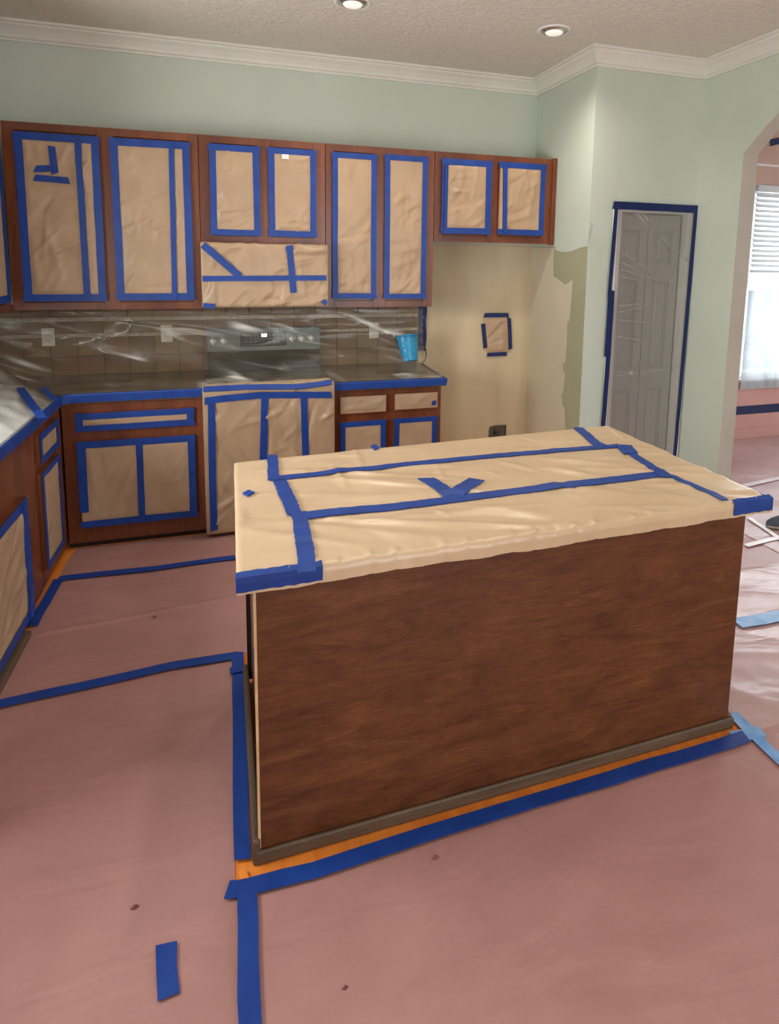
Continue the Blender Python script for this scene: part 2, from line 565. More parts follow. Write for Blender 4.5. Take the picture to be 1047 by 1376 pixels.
def tube(name, pts, r, mat, parent=None, n=8, label=None):
    v, f = [], []
    P = [Vector(p) for p in pts]
    for i, p in enumerate(P):
        d = (P[min(i + 1, len(P) - 1)] - P[max(i - 1, 0)]).normalized()
        u = d.orthogonal().normalized() if i == 0 else (u - d * u.dot(d)).normalized()
        w = d.cross(u)
        for k in range(n):
            a = 2 * math.pi * k / n
            v.append(p + (u * math.cos(a) + w * math.sin(a)) * r)
    for i in range(len(P) - 1):
        for k in range(n):
            kk = (k + 1) % n
            f.append((i * n + k, i * n + kk, (i + 1) * n + kk, (i + 1) * n + k))
    f.append(tuple(range(n))[::-1]); f.append(tuple(range((len(P) - 1) * n, len(P) * n)))
    return mesh_obj(name, v, f, mat, parent, label, smooth=True)


def struct(o):
    o['kind'] = 'structure'
    return o


# ---------------------------------------------------------------- room shell
XL, XR, XB, YB, ZC = -1.37, 2.434, 3.276, -0.819, 3.05
REAR = -8.2
struct(box('floor', (XL - 0.1, 7.2, REAR - 0.1, 0.35, -0.1, 0.0), M['floor']))
struct(box('ceiling', (XL - 0.1, 7.3, REAR - 0.1, 0.35, ZC, ZC + 0.1), M['ceiling']))

# back wall: mint above the wall cabinets, bare beige in the fridge alcove
wb, wf = boxg(XL - 0.1, XR, 0.0, 0.12, 0, ZC)
n0 = len(wb)
mi = [0] * 6
def patch(pts):
    b = len(wb)
    wb.extend(pts); wf.append(tuple(range(b, b + len(pts))))
patch([(1.495, -0.0012, 0), (XR, -0.0012, 0), (XR, -0.0012, 1.815), (1.495, -0.0012, 1.815)]); mi.append(1)
wall_back = struct(mesh_obj('wall_back', wb, wf, [M['wall'], M['beige']], midx=mi))
# side of the pantry box
vb, f_ = boxg(XR, XR + 0.11, YB + 0.11, 0.0, 0, ZC)
mi = [0] * 6
def spatch(pts, idx, off):
    b = len(vb)
    vb.extend([(XR - off, y, z) for y, z in pts]); f_.append(tuple(range(b, b + len(pts)))); mi.append(idx)
S = lambda px, py: (on(px, py, 0, XR).y, on(px, py, 0, XR).z)
spatch([(-0.0, 0.0), (-0.0, 1.805), S(790, 331), S(778, 580), (YB + 0.002, 0.0)], 2, 0.0010)
spatch([(-0.0, 0.0), (-0.0, 1.80), S(746, 333), S(744, 345), S(744, 371), S(752, 376), S(760, 383), S(770, 376), S(768, 405), S(766, 430), S(763, 433), S(762, 465), S(760, 487), S(757, 489), S(757, 498), S(760, 503), S(757, 528), S(755, 530), S(756, 545), S(759, 548), S(760, 575), (-0.70, 0.0)], 1, 0.0018)
spatch([S(747, 300), S(747, 336), S(756, 339), S(768, 338), S(780, 333), S(790, 331), S(794, 300)], 3, 0.0024)
struct(mesh_obj('wall_pantry_side', vb, f_, [M['wall'], M['beige2'], M['olive'], M['patch']], midx=mi))
# face of the pantry box with the bifold door opening
DX0, DX1, DZ = on(833, 285, 1, YB).x, 3.215, on(833, 283, 1, YB).z
def wallopen(x0, x1, o0, o1, oz0, oz1, y0, y1):
    bs = [(x0, o0, y0, y1, 0, ZC), (o1, x1, y0, y1, 0, ZC), (o0, o1, y0, y1, oz1, ZC)]
    if oz0 > 0: bs.append((o0, o1, y0, y1, 0, oz0))
    return bs
v, f = [], []
for b_ in wallopen(XR, XB, DX0, DX1, 0, DZ, YB, YB + 0.11): boxg(*b_, v, f)
mi = [0] * len(f)
def fp(pts, idx):
    b = len(v)
    v.extend([tuple(Vector((on(x, y, 1, YB).x, YB - 0.0012, on(x, y, 1, YB).z))) for x, y in pts]); f.append(tuple(range(b, b + len(pts)))); mi.append(idx)
fp([(830, 228), (833, 226), (836, 232), (838, 250), (842, 258), (834, 268), (827, 262), (824, 252), (829, 244)], 1)
fp([(794, 318), (806, 315), (811, 318), (808, 350), (804, 385), (798, 396), (792, 390), (796, 352)], 1)
struct(mesh_obj('wall_pantry_front', v, f, [M['wall'], M['spackle']], midx=mi))
struct(box('wall_pantry_inside', (XR + 0.11, XB, -0.30, -0.25, 0, ZC), M['white']))

# wall with the arched opening (plane x = XB), arch from y=-1.215 to -3.4
JY, AE, ZS = -1.215, -3.41, 2.40
rise, half = 0.46, (JY - AE) / 2
Rr = (half * half + rise * rise) / (2 * rise)
yc, zc_ = (JY + AE) / 2, ZS + rise - Rr
arc = []
a0 = math.asin(half / Rr)
for i in range(25):
    a = a0 - 2 * a0 * i / 24
    arc.append((yc + Rr * math.sin(a), zc_ + Rr * math.cos(a)))
TH = 0.115
v, f, mi = [], [], []
def quad(pts, m_):
    b = len(v); v.extend(pts); f.append(tuple(range(b, b + len(pts)))); mi.append(m_)
for X, flip in ((XB, False), (XB + TH, True)):
    fs = [[(X, YB + 0.0, 0), (X, YB, ZC), (X, JY, ZC), (X, JY, 0)], [(X, AE, 0), (X, AE, ZC), (X, REAR, ZC), (X, REAR, 0)]]
    for i in range(24):
        (ya, za), (yb_, zb) = arc[i], arc[i + 1]
        fs.append([(X, ya, za), (X, ya, ZC), (X, yb_, ZC), (X, yb_, zb)])
    for q in fs:
        quad(q if not flip else q[::-1], 0)
for y in (JY, AE):
    quad([(XB, y, 0), (XB + TH, y, 0), (XB + TH, y, ZS), (XB, y, ZS)], 1)
for i in range(24):
    (ya, za), (yb_, zb) = arc[i], arc[i + 1]
    quad([(XB, ya, za), (XB + TH, ya, za), (XB + TH, yb_, zb), (XB, yb_, zb)], 1)
struct(mesh_obj('wall_arch', v, f, [M['wall'], M['jamb']], midx=mi))
struct(box('wall_pantry_back', (XB, XB + TH, YB, 0.35, 0, ZC), M['jamb']))
# nook walls
NY = 0.2
WX0, WX1, WZ0, WZ1 = 4.79, 6.75, 0.60, 2.42
v, f = [], []
for b_ in wallopen(XB + TH, 7.2, WX0, WX1, WZ0, WZ1, NY, NY + 0.12): boxg(*b_, v, f)
struct(mesh_obj('wall_nook', v, f, M['white']))
v, f = [], []
for b_ in ((7.15, 7.25, -1.5, 0.35, 0, ZC), (7.15, 7.25, REAR, -3.7, 0, ZC), (7.15, 7.25, -3.7, -1.5, 0, 0.4), (7.15, 7.25, -3.7, -1.5, 2.5, ZC)): boxg(*b_, v, f)
struct(mesh_obj('wall_nook_side', v, f, M['white']))
# left wall with the window over the sink
v, f = [], []
for b_ in ((XL - 0.12, XL, -1.75, 0, 0, ZC), (XL - 0.12, XL, REAR, -2.95, 0, ZC), (XL - 0.12, XL, -2.95, -1.75, 0, 1.1), (XL - 0.12, XL, -2.95, -1.75, 2.0, ZC)): boxg(*b_, v, f)
struct(mesh_obj('wall_left', v, f, M['wall']))
v, f = [], []
for b_ in ((XL - 0.1, -0.3, REAR - 0.12, REAR, 0, ZC), (3.5, 7.2, REAR - 0.12, REAR, 0, ZC), (-0.3, 3.5, REAR - 0.12, REAR, 2.6, ZC), (-0.3, 3.5, REAR - 0.12, REAR, 0, 0.1)): boxg(*b_, v, f)
struct(mesh_obj('wall_rear', v, f, M['wall']))

# crown moulding
PROF = [(0.0, -0.105), (0.012, -0.105), (0.012, -0.092), (0.024, -0.086), (0.03, -0.07), (0.05, -0.045), (0.074, -0.026), (0.078, -0.018), (0.092, -0.014), (0.092, 0.0), (0, 0)]
def crown(name, pts, normals):
    """pts: wall line points; normals: mitred offset direction at each point"""
    v, f = [], []
    n = len(PROF)
    for (x, y), (nx, ny) in zip(pts, normals):
        for d, z in PROF:
            v.append((x + nx * d, y + ny * d, ZC + z))
    for k in range(len(pts) - 1):
        for i in range(n):
            j = (i + 1) % n
            f.append((k * n + i, k * n + j, (k + 1) * n + j, (k + 1) * n + i))
    return struct(mesh_obj(name, v, f, M['trim']))
crown('trim_1', [(XL, 0), (XR, 0)], [(1, -1), (-1, -1)])
crown('trim_2', [(XR, 0), (XR, YB)], [(-1, -1), (-1, -1)])
crown('trim_3', [(XR, YB), (XB, YB)], [(-1, -1), (-1, -1)])
crown('trim_4', [(XB, YB), (XB, REAR)], [(-1, -1), (-1, 1)])
crown('trim_5', [(XL, REAR), (XL, 0)], [(1, 1), (1, -1)])

# backsplash tiles: children of the back wall
ROOT[wall_back.name] = Matrix.Identity(4)
struct(box('trim_6', (XL, 1.494, -0.006, -0.0005, 0.90, 1.372), M['grout']))
trim6 = bpy.data.objects['trim_6']; ROOT['trim_6'] = Matrix.Identity(4)
def tile_mesh(w, h, mat):
    e = 0.002
    vv = [(-w / 2, 0, -h / 2), (w / 2, 0, -h / 2), (w / 2, 0, h / 2), (-w / 2, 0, h / 2)]
    vv += [(-w / 2 + e, -0.006, -h / 2 + e), (w / 2 - e, -0.006, -h / 2 + e), (w / 2 - e, -0.006, h / 2 - e), (-w / 2 + e, -0.006, h / 2 - e)]
    ff = [(4, 5, 6, 7), (0, 1, 5, 4), (1, 2, 6, 5), (2, 3, 7, 6), (3, 0, 4, 7)]
    me = bpy.data.meshes.new('tile'); me.from_pydata(vv, [], ff); me.materials.append(mat); me.update()
    return me
rows = [(0.915, 1.035), (1.038, 1.158), (1.186, 1.262), (1.292, 1.370)]
tw = 0.152
for zi0, zi1 in rows:
    ms = [tile_mesh(tw - 0.004, zi1 - zi0, M[k]) for k in ('tile', 'tile2', 'tile3')]
    k = 0
    x = 1.494 - tw / 2
    while x > XL + tw / 2:
        o = bpy.data.objects.new('tile', ms[rng.choice((0, 0, 1, 1, 2))])
        COL.objects.link(o); o.parent = trim6; o.location = (x, -0.006, (zi0 + zi1) / 2)
        x -= tw
for z0, z1 in ((1.160, 1.184), (1.264, 1.290)):
    v, f = [], []
    for r in range(2):
        x = XL + 0.01
        while x < 1.49:
            zz = z0 + (z1 - z0) * r / 2
            boxg(x, x + 0.0115, -0.0125, -0.006, zz + 0.0005, zz + (z1 - z0) / 2 - 0.0008, v, f)
            x += 0.013
    o = mesh_obj('mosaic_strip', v, f, M['mosaic'], trim6)
    o['kind'] = 'stuff'

# ---------------------------------------------------------------- pantry door behind plastic
dx0, dx1, dz = DX0 + 0.012, DX1 - 0.012, DZ - 0.015
door = thing('door_1', None, None, ((dx0 + dx1) / 2, YB + 0.07, 0)); door['kind'] = 'structure'
mid = (dx0 + dx1) / 2
def leaf(x0, x1):
    w = x1 - x0
    y0, y1 = YB + 0.055, YB + 0.088
    st = 0.062
    rails = [0.012, 0.20, 0.80, 0.98, 1.62, 1.74, dz - 0.11, dz]
    panels = [(0.20, 0.80), (0.95, 1.58), (1.70, dz - 0.11)]
    v, f = [], []
    boxg(x0, x0 + st, y0, y1, 0.012, dz, v, f); boxg(x1 - st, x1, y0, y1, 0.012, dz, v, f)
    zs = [0.012] + [z for p_ in panels for z in p_] + [dz]
    for a, b in zip(zs[0::2], zs[1::2]): boxg(x0 + st, x1 - st, y0, y1, a, b, v, f)
    for a, b in panels:
        boxg(x0 + st, x1 - st, y0 + 0.016, y1, a, b, v, f)
        b0 = len(v)   # raised field with sloping sides
        xa, xb, za, zb = x0 + st + 0.014, x1 - st - 0.014, a + 0.014, b - 0.014
        e = 0.022
        v += [(xa, y0 + 0.016, za), (xb, y0 + 0.016, za), (xb, y0 + 0.016, zb), (xa, y0 + 0.016, zb), (xa + e, y0 + 0.003, za + e), (xb - e, y0 + 0.003, za + e), (xb - e, y0 + 0.003, zb - e), (xa + e, y0 + 0.003, zb - e)]
        f += [tuple(b0 + i for i in q) for q in ((4, 5, 6, 7), (0, 1, 5, 4), (1, 2, 6, 5), (2, 3, 7, 6), (3, 0, 4, 7))]
    return mesh_obj('door_leaf', v, f, M['door'], door, bevel=0.002)
leaf(dx0, mid - 0.003)
leaf(mid + 0.003, dx1)
kp = on(846, 501, 1, YB + 0.05)
lathe('door_knob', (kp.x, YB + 0.055, kp.z), (0, -1, 0), [(0.008, 0), (0.008, 0.012), (0.017, 0.018), (0.019, 0.026), (0.014, 0.034), (0.0, 0.036)], M['white'], door, 16)
struct(boxes('trim_7', [(DX0 - 0.050, DX0 + 0.012, YB - 0.012, YB + 0.05, 0, DZ + 0.03), (DX1 - 0.006, DX1 + 0.05, YB - 0.012, YB + 0.05, 0, DZ + 0.03), (DX0 + 0.012, DX1 - 0.006, YB - 0.012, YB + 0.05, DZ - 0.008, DZ + 0.03)], M['white'], bevel=0.003))
# plastic over it, with its tape
ps = thing('door_plastic_sheet', 'clear plastic sheet taped over the white bifold pantry door', 'plastic sheet', (mid, YB - 0.02, 0))
yq = YB - 0.016
v, f = [], []
NU, NV = 28, 60
for j in range(NV + 1):
    for i in range(NU + 1):
        s, t = i / NU, j / NV
        x = DX0 - 0.02 + (DX1 + 0.03 - DX0 + 0.02) * s; z = 0.02 + (DZ + 0.01) * t
        e = min(1, min(s, 1 - s) * 8, min(t, 1 - t) * 16)
        r = 1 - abs(noise.noise(Vector(((x + z * 0.9) * 7, (x * .6 - z) * 1.2, 3)))) * 2
        v.append((x, yq - 0.012 * e * max(0, r) ** 3 - 0.002, z))
for j in range(NV):
    for i in range(NU):
        a = j * (NU + 1) + i; f.append((a, a + 1, a + NU + 2, a + NU + 1))
mesh_obj('plastic_film', v, f, M['film_door'], ps, smooth=True)
# long tension creases radiating from the top and from the jamb
M['crease'] = film('film_crease', 0.4, 0.6, (1, 1, 1), 10, (0.62, 0.61, 0.59, 1), 0.15, 0.2)
cr = [((857, 286), (920, 373)), ((862, 286), (926, 352)), ((853, 286), (921, 350)), ((836, 338), (902, 385)), ((834, 352), (896, 383)), ((834, 362), (880, 376)), ((832, 430), (880, 434)), ((830, 412), (860, 408)), ((830, 505), (905, 495)), ((828, 452), (866, 458)), ((836, 372), (868, 380)), ((832, 420), (858, 414)), ((830, 500), (870, 505))]
for a, b in cr:
    p, q = on(*a, 1, yq - 0.012), on(*b, 1, yq - 0.012)
    tube('film_crease', [p.lerp(q, k / 4) for k in range(5)], 0.0022, M['crease'], ps, 5)
YT = yq
def wt(pa, pb, w, parent, m=None, y=YT, **k):
    return tape(parent, on(*pa, 1, y), on(*pb, 1, y), w, (0, -1, 0), m, **k)
wt((824, 275.5), (938, 281.5), 0.052, ps, M['tape_dark'])
wt((828.5, 276), (818.5, 400), 0.030, ps, M['tape_dark'])
wt((821.5, 390), (816, 480), 0.050, ps, M['tape_dark'])
wt((817, 478), (810, 575), 0.036, ps, M['tape_dark'])
wt((935, 281), (906.5, 612), 0.030, ps, M['tape_dark'])
tape(ps, (on(906.5, 612, 1, YT).x, YT, on(906.5, 612, 1, YT).z), (3.185, YT, 0.03), 0.030, (0, -1, 0), M['tape_dark'])

# ---------------------------------------------------------------- recessed lights
for i, ((x, y), p) in enumerate(DOWNLIGHTS):
    if i < 2:
        t = thing('recessed_light', ['round recessed ceiling light with silver reflector, nearer the wall of long cabinets', 'round recessed ceiling light glowing white, nearer the pantry corner'][i], 'ceiling light', (x, y, ZC), group=None)
    else:
        t = thing('recessed_light', ['', '', 'added unseen ceiling light above the aisle between sink counter and island', 'added unseen ceiling light above the sink-side end of the island', 'added unseen ceiling light above the archway end of the island', 'added unseen ceiling light behind the viewer on the sink side', 'added unseen ceiling light behind the viewer on the archway side'][i], 'ceiling light', (x, y, ZC), group='added recessed lights out of view')
    lathe('trim_ring', (x, y, ZC), (0, 0, -1), [(0.100, -0.001), (0.100, 0.004), (0.092, 0.008), (0.078, 0.004), (0.076, -0.001)], M['white'], t, 32)
    lathe('reflector', (x, y, ZC), (0, 0, -1), [(0.077, 0.003), (0.070, 0.010), (0.055, 0.012), (0.052, 0.012)], M['reflector'], t, 32)
    lathe('bulb', (x, y, ZC), (0, 0, -1), [(0.054, 0.010), (0.046, 0.018), (0.028, 0.023), (0.0, 0.025)], M['bulb'], t, 24)
    d = bpy.data.lights.new('downlight_beam', 'SPOT')
    d.energy = p; d.spot_size = math.radians(150); d.spot_blend = 1.0; d.shadow_soft_size = 0.06; d.color = (1.0, 0.93, 0.80)
    o = bpy.data.objects.new('downlight_beam', d); COL.objects.link(o); o.location = (x, y, ZC - 0.05)

# ---------------------------------------------------------------- wall cabinets
FN = (0, -1, 0)
def px_rect(c4, y):
    P = [on(*c, 1, y) for c in c4]            # tl, tr, br, bl
    return ((P[0].x + P[3].x) / 2, (P[1].x + P[2].x) / 2, (P[2].z + P[3].z) / 2, (P[0].z + P[1].z) / 2)

SEED = [1]
def masked_door(parent, r, y, tw=0.036, amp=0.006, strips=(), sides='lrtb', name='door', m=None):
    """door slab with recessed centre panel, kraft paper and masking tape round its edge; r = x0,x1,z0,z1, y = plane of the door back"""
    x0, x1, z0, z1 = r
    yf = y - 0.020
    s = min(0.05, (x1 - x0) * 0.2, (z1 - z0) * 0.25)
    v, f = [], []
    boxg(x0, x0 + s, yf, y, z0, z1, v, f); boxg(x1 - s, x1, yf, y, z0, z1, v, f)
    boxg(x0 + s, x1 - s, yf, y, z0, z0 + s, v, f); boxg(x0 + s, x1 - s, yf, y, z1 - s, z1, v, f)
    boxg(x0 + s, x1 - s, yf + 0.008, y, z0 + s, z1 - s, v, f)
    d = mesh_obj(name, v, f, M['cab'], parent)
    SEED[0] += 1
    e = 0.006
    sheet('paper_cover', [(x0 + e, yf, z0 + e), (x1 - e, yf, z0 + e), (x1 - e, yf, z1 - e), (x0 + e, yf, z1 - e)], FN, m or M['kraft'], d, 22, 10, amp, seed=SEED[0], pin=tw - .010 if sides else .006)
    h = tw / 2
    j = lambda: rng.uniform(-0.002, 0.002)
    L = 0.004
    if 't' in sides: tape(d, (x0 - 0.004, yf, z1 - h + j()), (x1 + 0.004, yf, z1 - h + j()), tw, FN, lift=L)
    if 'b' in sides: tape(d, (x0 - 0.004, yf, z0 + h + j()), (x1 + 0.004, yf, z0 + h + j()), tw, FN, lift=L)
    if 'l' in sides: tape(d, (x0 + h + j(), yf, z0), (x0 + h + j(), yf, z1), tw, FN, lift=L)
    if 'r' in sides: tape(d, (x1 - h + j(), yf, z0), (x1 - h + j(), yf, z1), tw, FN, lift=L)
    for a, b, w in strips:
        tape(d, on(*a, 1, yf), on(*b, 1, yf), w, FN, lift=amp * 1.1 + 0.0035, thick=amp * 1.1 + .002)
    return d

YU = -0.33
def upper(name_label, x0, x1, z0, z1, group=None):
    t = thing('wall_cabinet', name_label, 'cabinet', ((x0 + x1) / 2, YU / 2, z0), group=None)
    boxes('cabinet_box', [(x0, x1, YU + 0.02, -0.001, z0 + 0.012, z1)], M['cab'], t)
    return t
def face(t, x0, x1, z0, z1, stiles, y=YU, rails=(0.045, 0.045)):
    b = []
    for a, w in stiles: b.append((a, w, y, y + 0.02, z0, z1))
    st = sorted(stiles)
    for (a, b1), (c, d1) in zip(st, st[1:]):
        b.append((b1, c, y, y + 0.02, z0, z0 + rails[0])); b.append((b1, c, y, y + 0.02, z1 - rails[1], z1))
    return boxes('face_frame', b, M['cab'], t, bevel=0.0015)

ZU0, ZU1 = 1.368, 2.430
G = 0.0015
XA, X0, X1, X2, X3 = -1.035, -0.005, 0.765, 1.508, 2.430
YD = YU - 0.001
t = upper('tall two-door wall cabinet beside the corner, each paper-covered door with an extra tape strip', XA + G, X0 - G, ZU0, ZU1)
d1 = px_rect([(17.5, 177.5), (132.5, 183), (143.5, 404.5), (33, 405)], YU - .02)
d2 = px_rect([(147.5, 185), (253.5, 191.5), (261.5, 403), (157.5, 404)], YU - .02)
face(t, XA, X0, ZU0, ZU1, [(XA + G, XA + 0.06), (d1[1] - .015, d2[0] + .015), (X0 - 0.055, X0 - G)])
d = masked_door(t, d1, YD, 0.042, 0.013, [((105, 190), (118, 398), 0.032)])
yf = YD - 0.02
for a, b in (((70.5, 197), (75, 234)), ((48, 227.5), (77, 226)), ((47.5, 239), (94, 243))):
    tape(d, on(*a, 1, yf), on(*b, 1, yf), 0.036, FN, lift=0.019, cut=0.006, thick=.006)
masked_door(t, d2, YD, 0.042, 0.009, [((230.5, 195), (235, 400), 0.030)])

t = upper('short two-door wall cabinet above the paper-wrapped range hood', X0 + G, X1 - G, 1.780, ZU1)
d3 = px_rect([(280, 193), (348.3, 197.5), (350, 317), (284, 315.5)], YU - .02)
d4 = px_rect([(360, 197.6), (424.6, 202), (425, 318.7), (361.6, 317.7)], YU - .02)
face(t, X0, X1, 1.78, ZU1, [(X0 + G, d3[0] + .015), (d3[1] - .015, d4[0] + .015), (d4[1] - .015, X1 - G)])
masked_door(t, d3, YD, 0.038, 0.013)
d = masked_door(t, d4, YD, 0.038, 0.013)
p, q = on(378.5, 207.5, 1, yf), on(388, 214.5, 1, yf)
box('sticker', (p.x, q.x, yf - 0.015, yf - 0.0135, q.z, p.z), M['white'], d, 'small white paper sticker')

t = upper('tall narrow two-door wall cabinet between the range hood and the fridge alcove', X1 + G, X2 - G, ZU0, ZU1)
d5 = px_rect([(446, 203.5), (507, 208.3), (504.5, 402), (447.7, 400.5)], YU - .02)
d6 = px_rect([(517, 207.5), (575, 211), (571.5, 401.5), (516.5, 401)], YU - .02)
face(t, X1, X2, ZU0, ZU1, [(X1 + G, d5[0] + .015), (d5[1] - .015, d6[0] + .015), (d6[1] - .015, X2 - G)])
masked_door(t, d5, YD, 0.036, 0.009)
masked_door(t, d6, YD, 0.036, 0.012)

t = upper('short two-door wall cabinet over the empty fridge alcove', X2 + G, X3 - 0.0, 1.822, ZU1)
d7 = px_rect([(594.4, 212.4), (661, 217), (658.6, 315), (592.8, 314)], YU - .02)
d8 = px_rect([(671.5, 217), (733.7, 221.6), (730, 317), (668.5, 315)], YU - .02)
face(t, X2, X3, 1.822, ZU1, [(X2 + G, d7[0] + .015), (d7[1] - .015, d8[0] + .015), (d8[1] - .015, X3)])
masked_door(t, d7, YD, 0.042, 0.010, [((599, 222), (597, 308), 0.012)])
masked_door(t, d8, YD, 0.040, 0.012, [((678.5, 223), (677.5, 312), 0.030)], sides='rtb')
box('filler_strip', (X3 - 0.030, X3 + 0.0, YU - 0.024, YU - 0.0, 1.815, ZU1 + 0.005), M['cab'], t, bevel=0.002)

# cabinet on the left wall, seen edge on
t = thing('wall_cabinet', 'wall cabinet on the side wall, only its paper-masked door edge showing', 'cabinet', (-1.2, -1.0, ZU0))
box('cabinet_box', (XL + 0.001, -1.060, -1.45, -0.338, ZU0 + .004, ZU1), M['cab'], t)
boxes('face_frame', [(-1.060, -1.040, -1.45, -1.40, ZU0, ZU1), (-1.060, -1.040, -0.42, -0.338, ZU0, ZU1), (-1.060, -1.040, -1.40, -0.42, ZU0, ZU0 + .045), (-1.060, -1.040, -1.40, -0.42, ZU1 - .045, ZU1)], M['cab'], t)
dd = box('door', (-1.0399, -1.020, -1.41, -0.425, 1.425, 2.37), M['cab'], t)
sheet('paper_cover', [(-1.020, -1.40, 1.43), (-1.020, -0.43, 1.43), (-1.020, -0.43, 2.36), (-1.020, -1.40, 2.36)], (1, 0, 0), M['kraft'], dd, 12, 12, 0.004, seed=40)
tape(dd, (-1.020, -0.45, 1.425), (-1.020, -0.45, 2.37), 0.042, (1, 0, 0), lift=0.006)
tape(dd, (-1.020, -1.40, 1.445), (-1.020, -0.43, 1.445), 0.042, (1, 0, 0), lift=0.006)

# ---------------------------------------------------------------- range hood wrapped in paper
def wrapped_block(name, b, mat, parent, amp, seed, nu=40, nv=24, rad=0.02, diag=0.9):
    """paper pulled over a box: front face plus folded sides, crumpled. b = x0,x1,y0(front),y1,z0,z1"""
    x0, x1, y0, y1, z0, z1 = b
    v, f = [], []
    nu, nv = int((x1 - x0) / .011), int((z1 - z0) / .011)
    FO = make_folds(seed, x1 - x0, z1 - z0, int(18 + 75 * (x1 - x0) * (z1 - z0)), diag, 1.0)
    # profile in (y,z): bottom back -> bottom front -> up the front -> top back
    prof = [(y1, z0), (y0 + rad, z0), (y0 + rad * .3, z0 + rad * .3)]
    m_ = nv
    prof += [(y0, z0 + rad + (z1 - z0 - 2 * rad) * k / m_) for k in range(m_ + 1)]
    prof += [(y0 + rad * .3, z1 - rad * .3), (y0 + rad, z1), (y1, z1)]
    xs = [x0 + (x1 - x0) * i / nu for i in range(nu + 1)]
    for (y, z) in prof:
        for x in xs:
            e = min(1, (x - x0) / .04, (x1 - x) / .04)
            w = amp * 1.15 * max(0.0, .45 + .5 * noise.noise(Vector((x * 4, z * 4, seed))) + .75 * fold_height(FO, x - x0, z - z0))
            dy = -w * (0.4 + 0.6 * e) if y < y0 + rad * 1.5 else 0
            v.append((x, y + dy, z + (w * .4 if z in (z0, z1) else 0)))
    n = nu + 1
    for j in range(len(prof) - 1):
        for i in range(nu):
            a = j * n + i; f.append((a, a + 1, a + n + 1, a + n))
    L = [j * n for j in range(len(prof))]; R_ = [j * n + nu for j in range(len(prof))]
    f.append(tuple(L)); f.append(tuple(R_[::-1]))
    return mesh_obj(name, v, f, mat, parent, smooth=True)

t = thing('range_hood', 'range hood wrapped in crinkled kraft paper with blue tape across', 'range hood', (0.38, -0.2, 1.38))
box('hood_body', (X0 + .02, X1 - .02, -0.42, -0.001, 1.40, 1.774), M['steel'], t)
wrapped_block('paper_cover', (X0 + 0.002, X1 - 0.002, -0.447, -0.30, 1.380, 1.7765), M['kraft'], t, 0.016, 5)
YH = -0.466
for a, b, w in (((272.5, 329), (323, 372), 0.042), ((272, 374.5), (438.5, 373.5), 0.033), ((389, 331), (394.7, 393.4), 0.040), ((384, 334), (394, 332), 0.03), ((273, 410.5), (289, 411.5), 0.030), ((434, 403.5), (439, 408.5), 0.03)):
    tape(t, on(*a, 1, YH), on(*b, 1, YH), w, FN, lift=0.001, cut=0.003, thick=0.004)

# ---------------------------------------------------------------- base cabinets, back wall
YBF, YTK = -0.612, -0.556
def base_cab(label, x0, x1, toe=True):
    t = thing('base_cabinet', label, 'cabinet', ((x0 + x1) / 2, -0.3, 0))
    box('cabinet_box', (x0, x1, YBF + 0.02, -0.008, 0.10, 0.868), M['cab'], t)
    box('toe_kick', (x0, x1, YTK - .03, YTK - .01, 0.0, 0.10), M['toe'], t)
    return t
BZ = 0.868
def drawer_front(parent, r, y, tw, strips=(), sides='lrtb'):
    return masked_door(parent, r, y, tw, 0.004, strips, sides, 'drawer')

# corner cabinet (wide drawer and a pair of doors under one sheet)
xa, xb = -0.755, X0 - 0.003
t = base_cab('wide base cabinet in the corner, one paper sheet over both doors', xa, xb)
dr = px_rect([(102.5, 556), (260, 547), (260.6, 571.5), (102.5, 580.5)], YBF - .02)
do = px_rect([(104, 593.5), (261.5, 584.5), (264.5, 693), (109.5, 711)], YBF - .02)
boxes('face_frame', [(xa, dr[0] + .012, YBF, YBF + .02, .035, BZ), (xb - 0.04, xb, YBF, YBF + .02, .035, BZ), (dr[0] + .012, xb - .04, YBF, YBF + .02, .035, .155), (dr[0] + .012, xb - .04, YBF, YBF + .02, do[3] - .01, dr[2] + .01), (dr[0] + .012, xb - .04, YBF, YBF + .02, dr[3] - .01, BZ)], M['cab'], t, bevel=.0015)
drawer_front(t, dr, YBF - .001, 0.036)
yb_ = YBF - .021
dd = masked_door(t, do, YBF - .001, 0.040, 0.005, [((187, 590), (191.5, 697), 0.036)], sides='rtb')
tape(dd, on(109, 595, 1, yb_), on(114, 688, 1, yb_), 0.045, FN, lift=0.009, thick=.006)

# cabinet between range and alcove
xa, xb = X1 + 0.008, 1.492
t = base_cab('small base cabinet with two papered drawers between range and fridge alcove', xa, xb)
e1 = px_rect([(456.5, 532.5), (519.8, 529.8), (519.8, 553.7), (456.5, 557.5)], YBF - .02)
e2 = px_rect([(529, 529), (589, 525.5), (589, 548.5), (530, 551.5)], YBF - .02)
g1 = px_rect([(456.7, 567.8), (518, 563.5), (518, 600), (457, 600)], YBF - .02)
g2 = px_rect([(529, 563), (586.6, 558.5), (586.6, 600), (529.5, 600)], YBF - .02)
g1 = (g1[0], g1[1], 0.135, g1[3]); g2 = (g2[0], g2[1], 0.135, g2[3])
boxes('face_frame', [(xa, e1[0] + .01, YBF, YBF + .02, .035, BZ), (e1[1] - .01, e2[0] + .01, YBF, YBF + .02, .035, BZ), (e2[1] - .01, xb, YBF, YBF + .02, .035, BZ), (xa, xb, YBF + .001, YBF + .02, .035, .15), (xa, xb, YBF + .001, YBF + .02, g1[3] - .01, e1[2] + .01), (xa, xb, YBF + .001, YBF + .02, e1[3] - .01, BZ)], M['cab'], t, bevel=.0015)
for e_ in (e1, e2):
    dd = drawer_front(t, e_, YBF - .001, 0.02, sides='')
p = on(583, 541, 1, yb_)
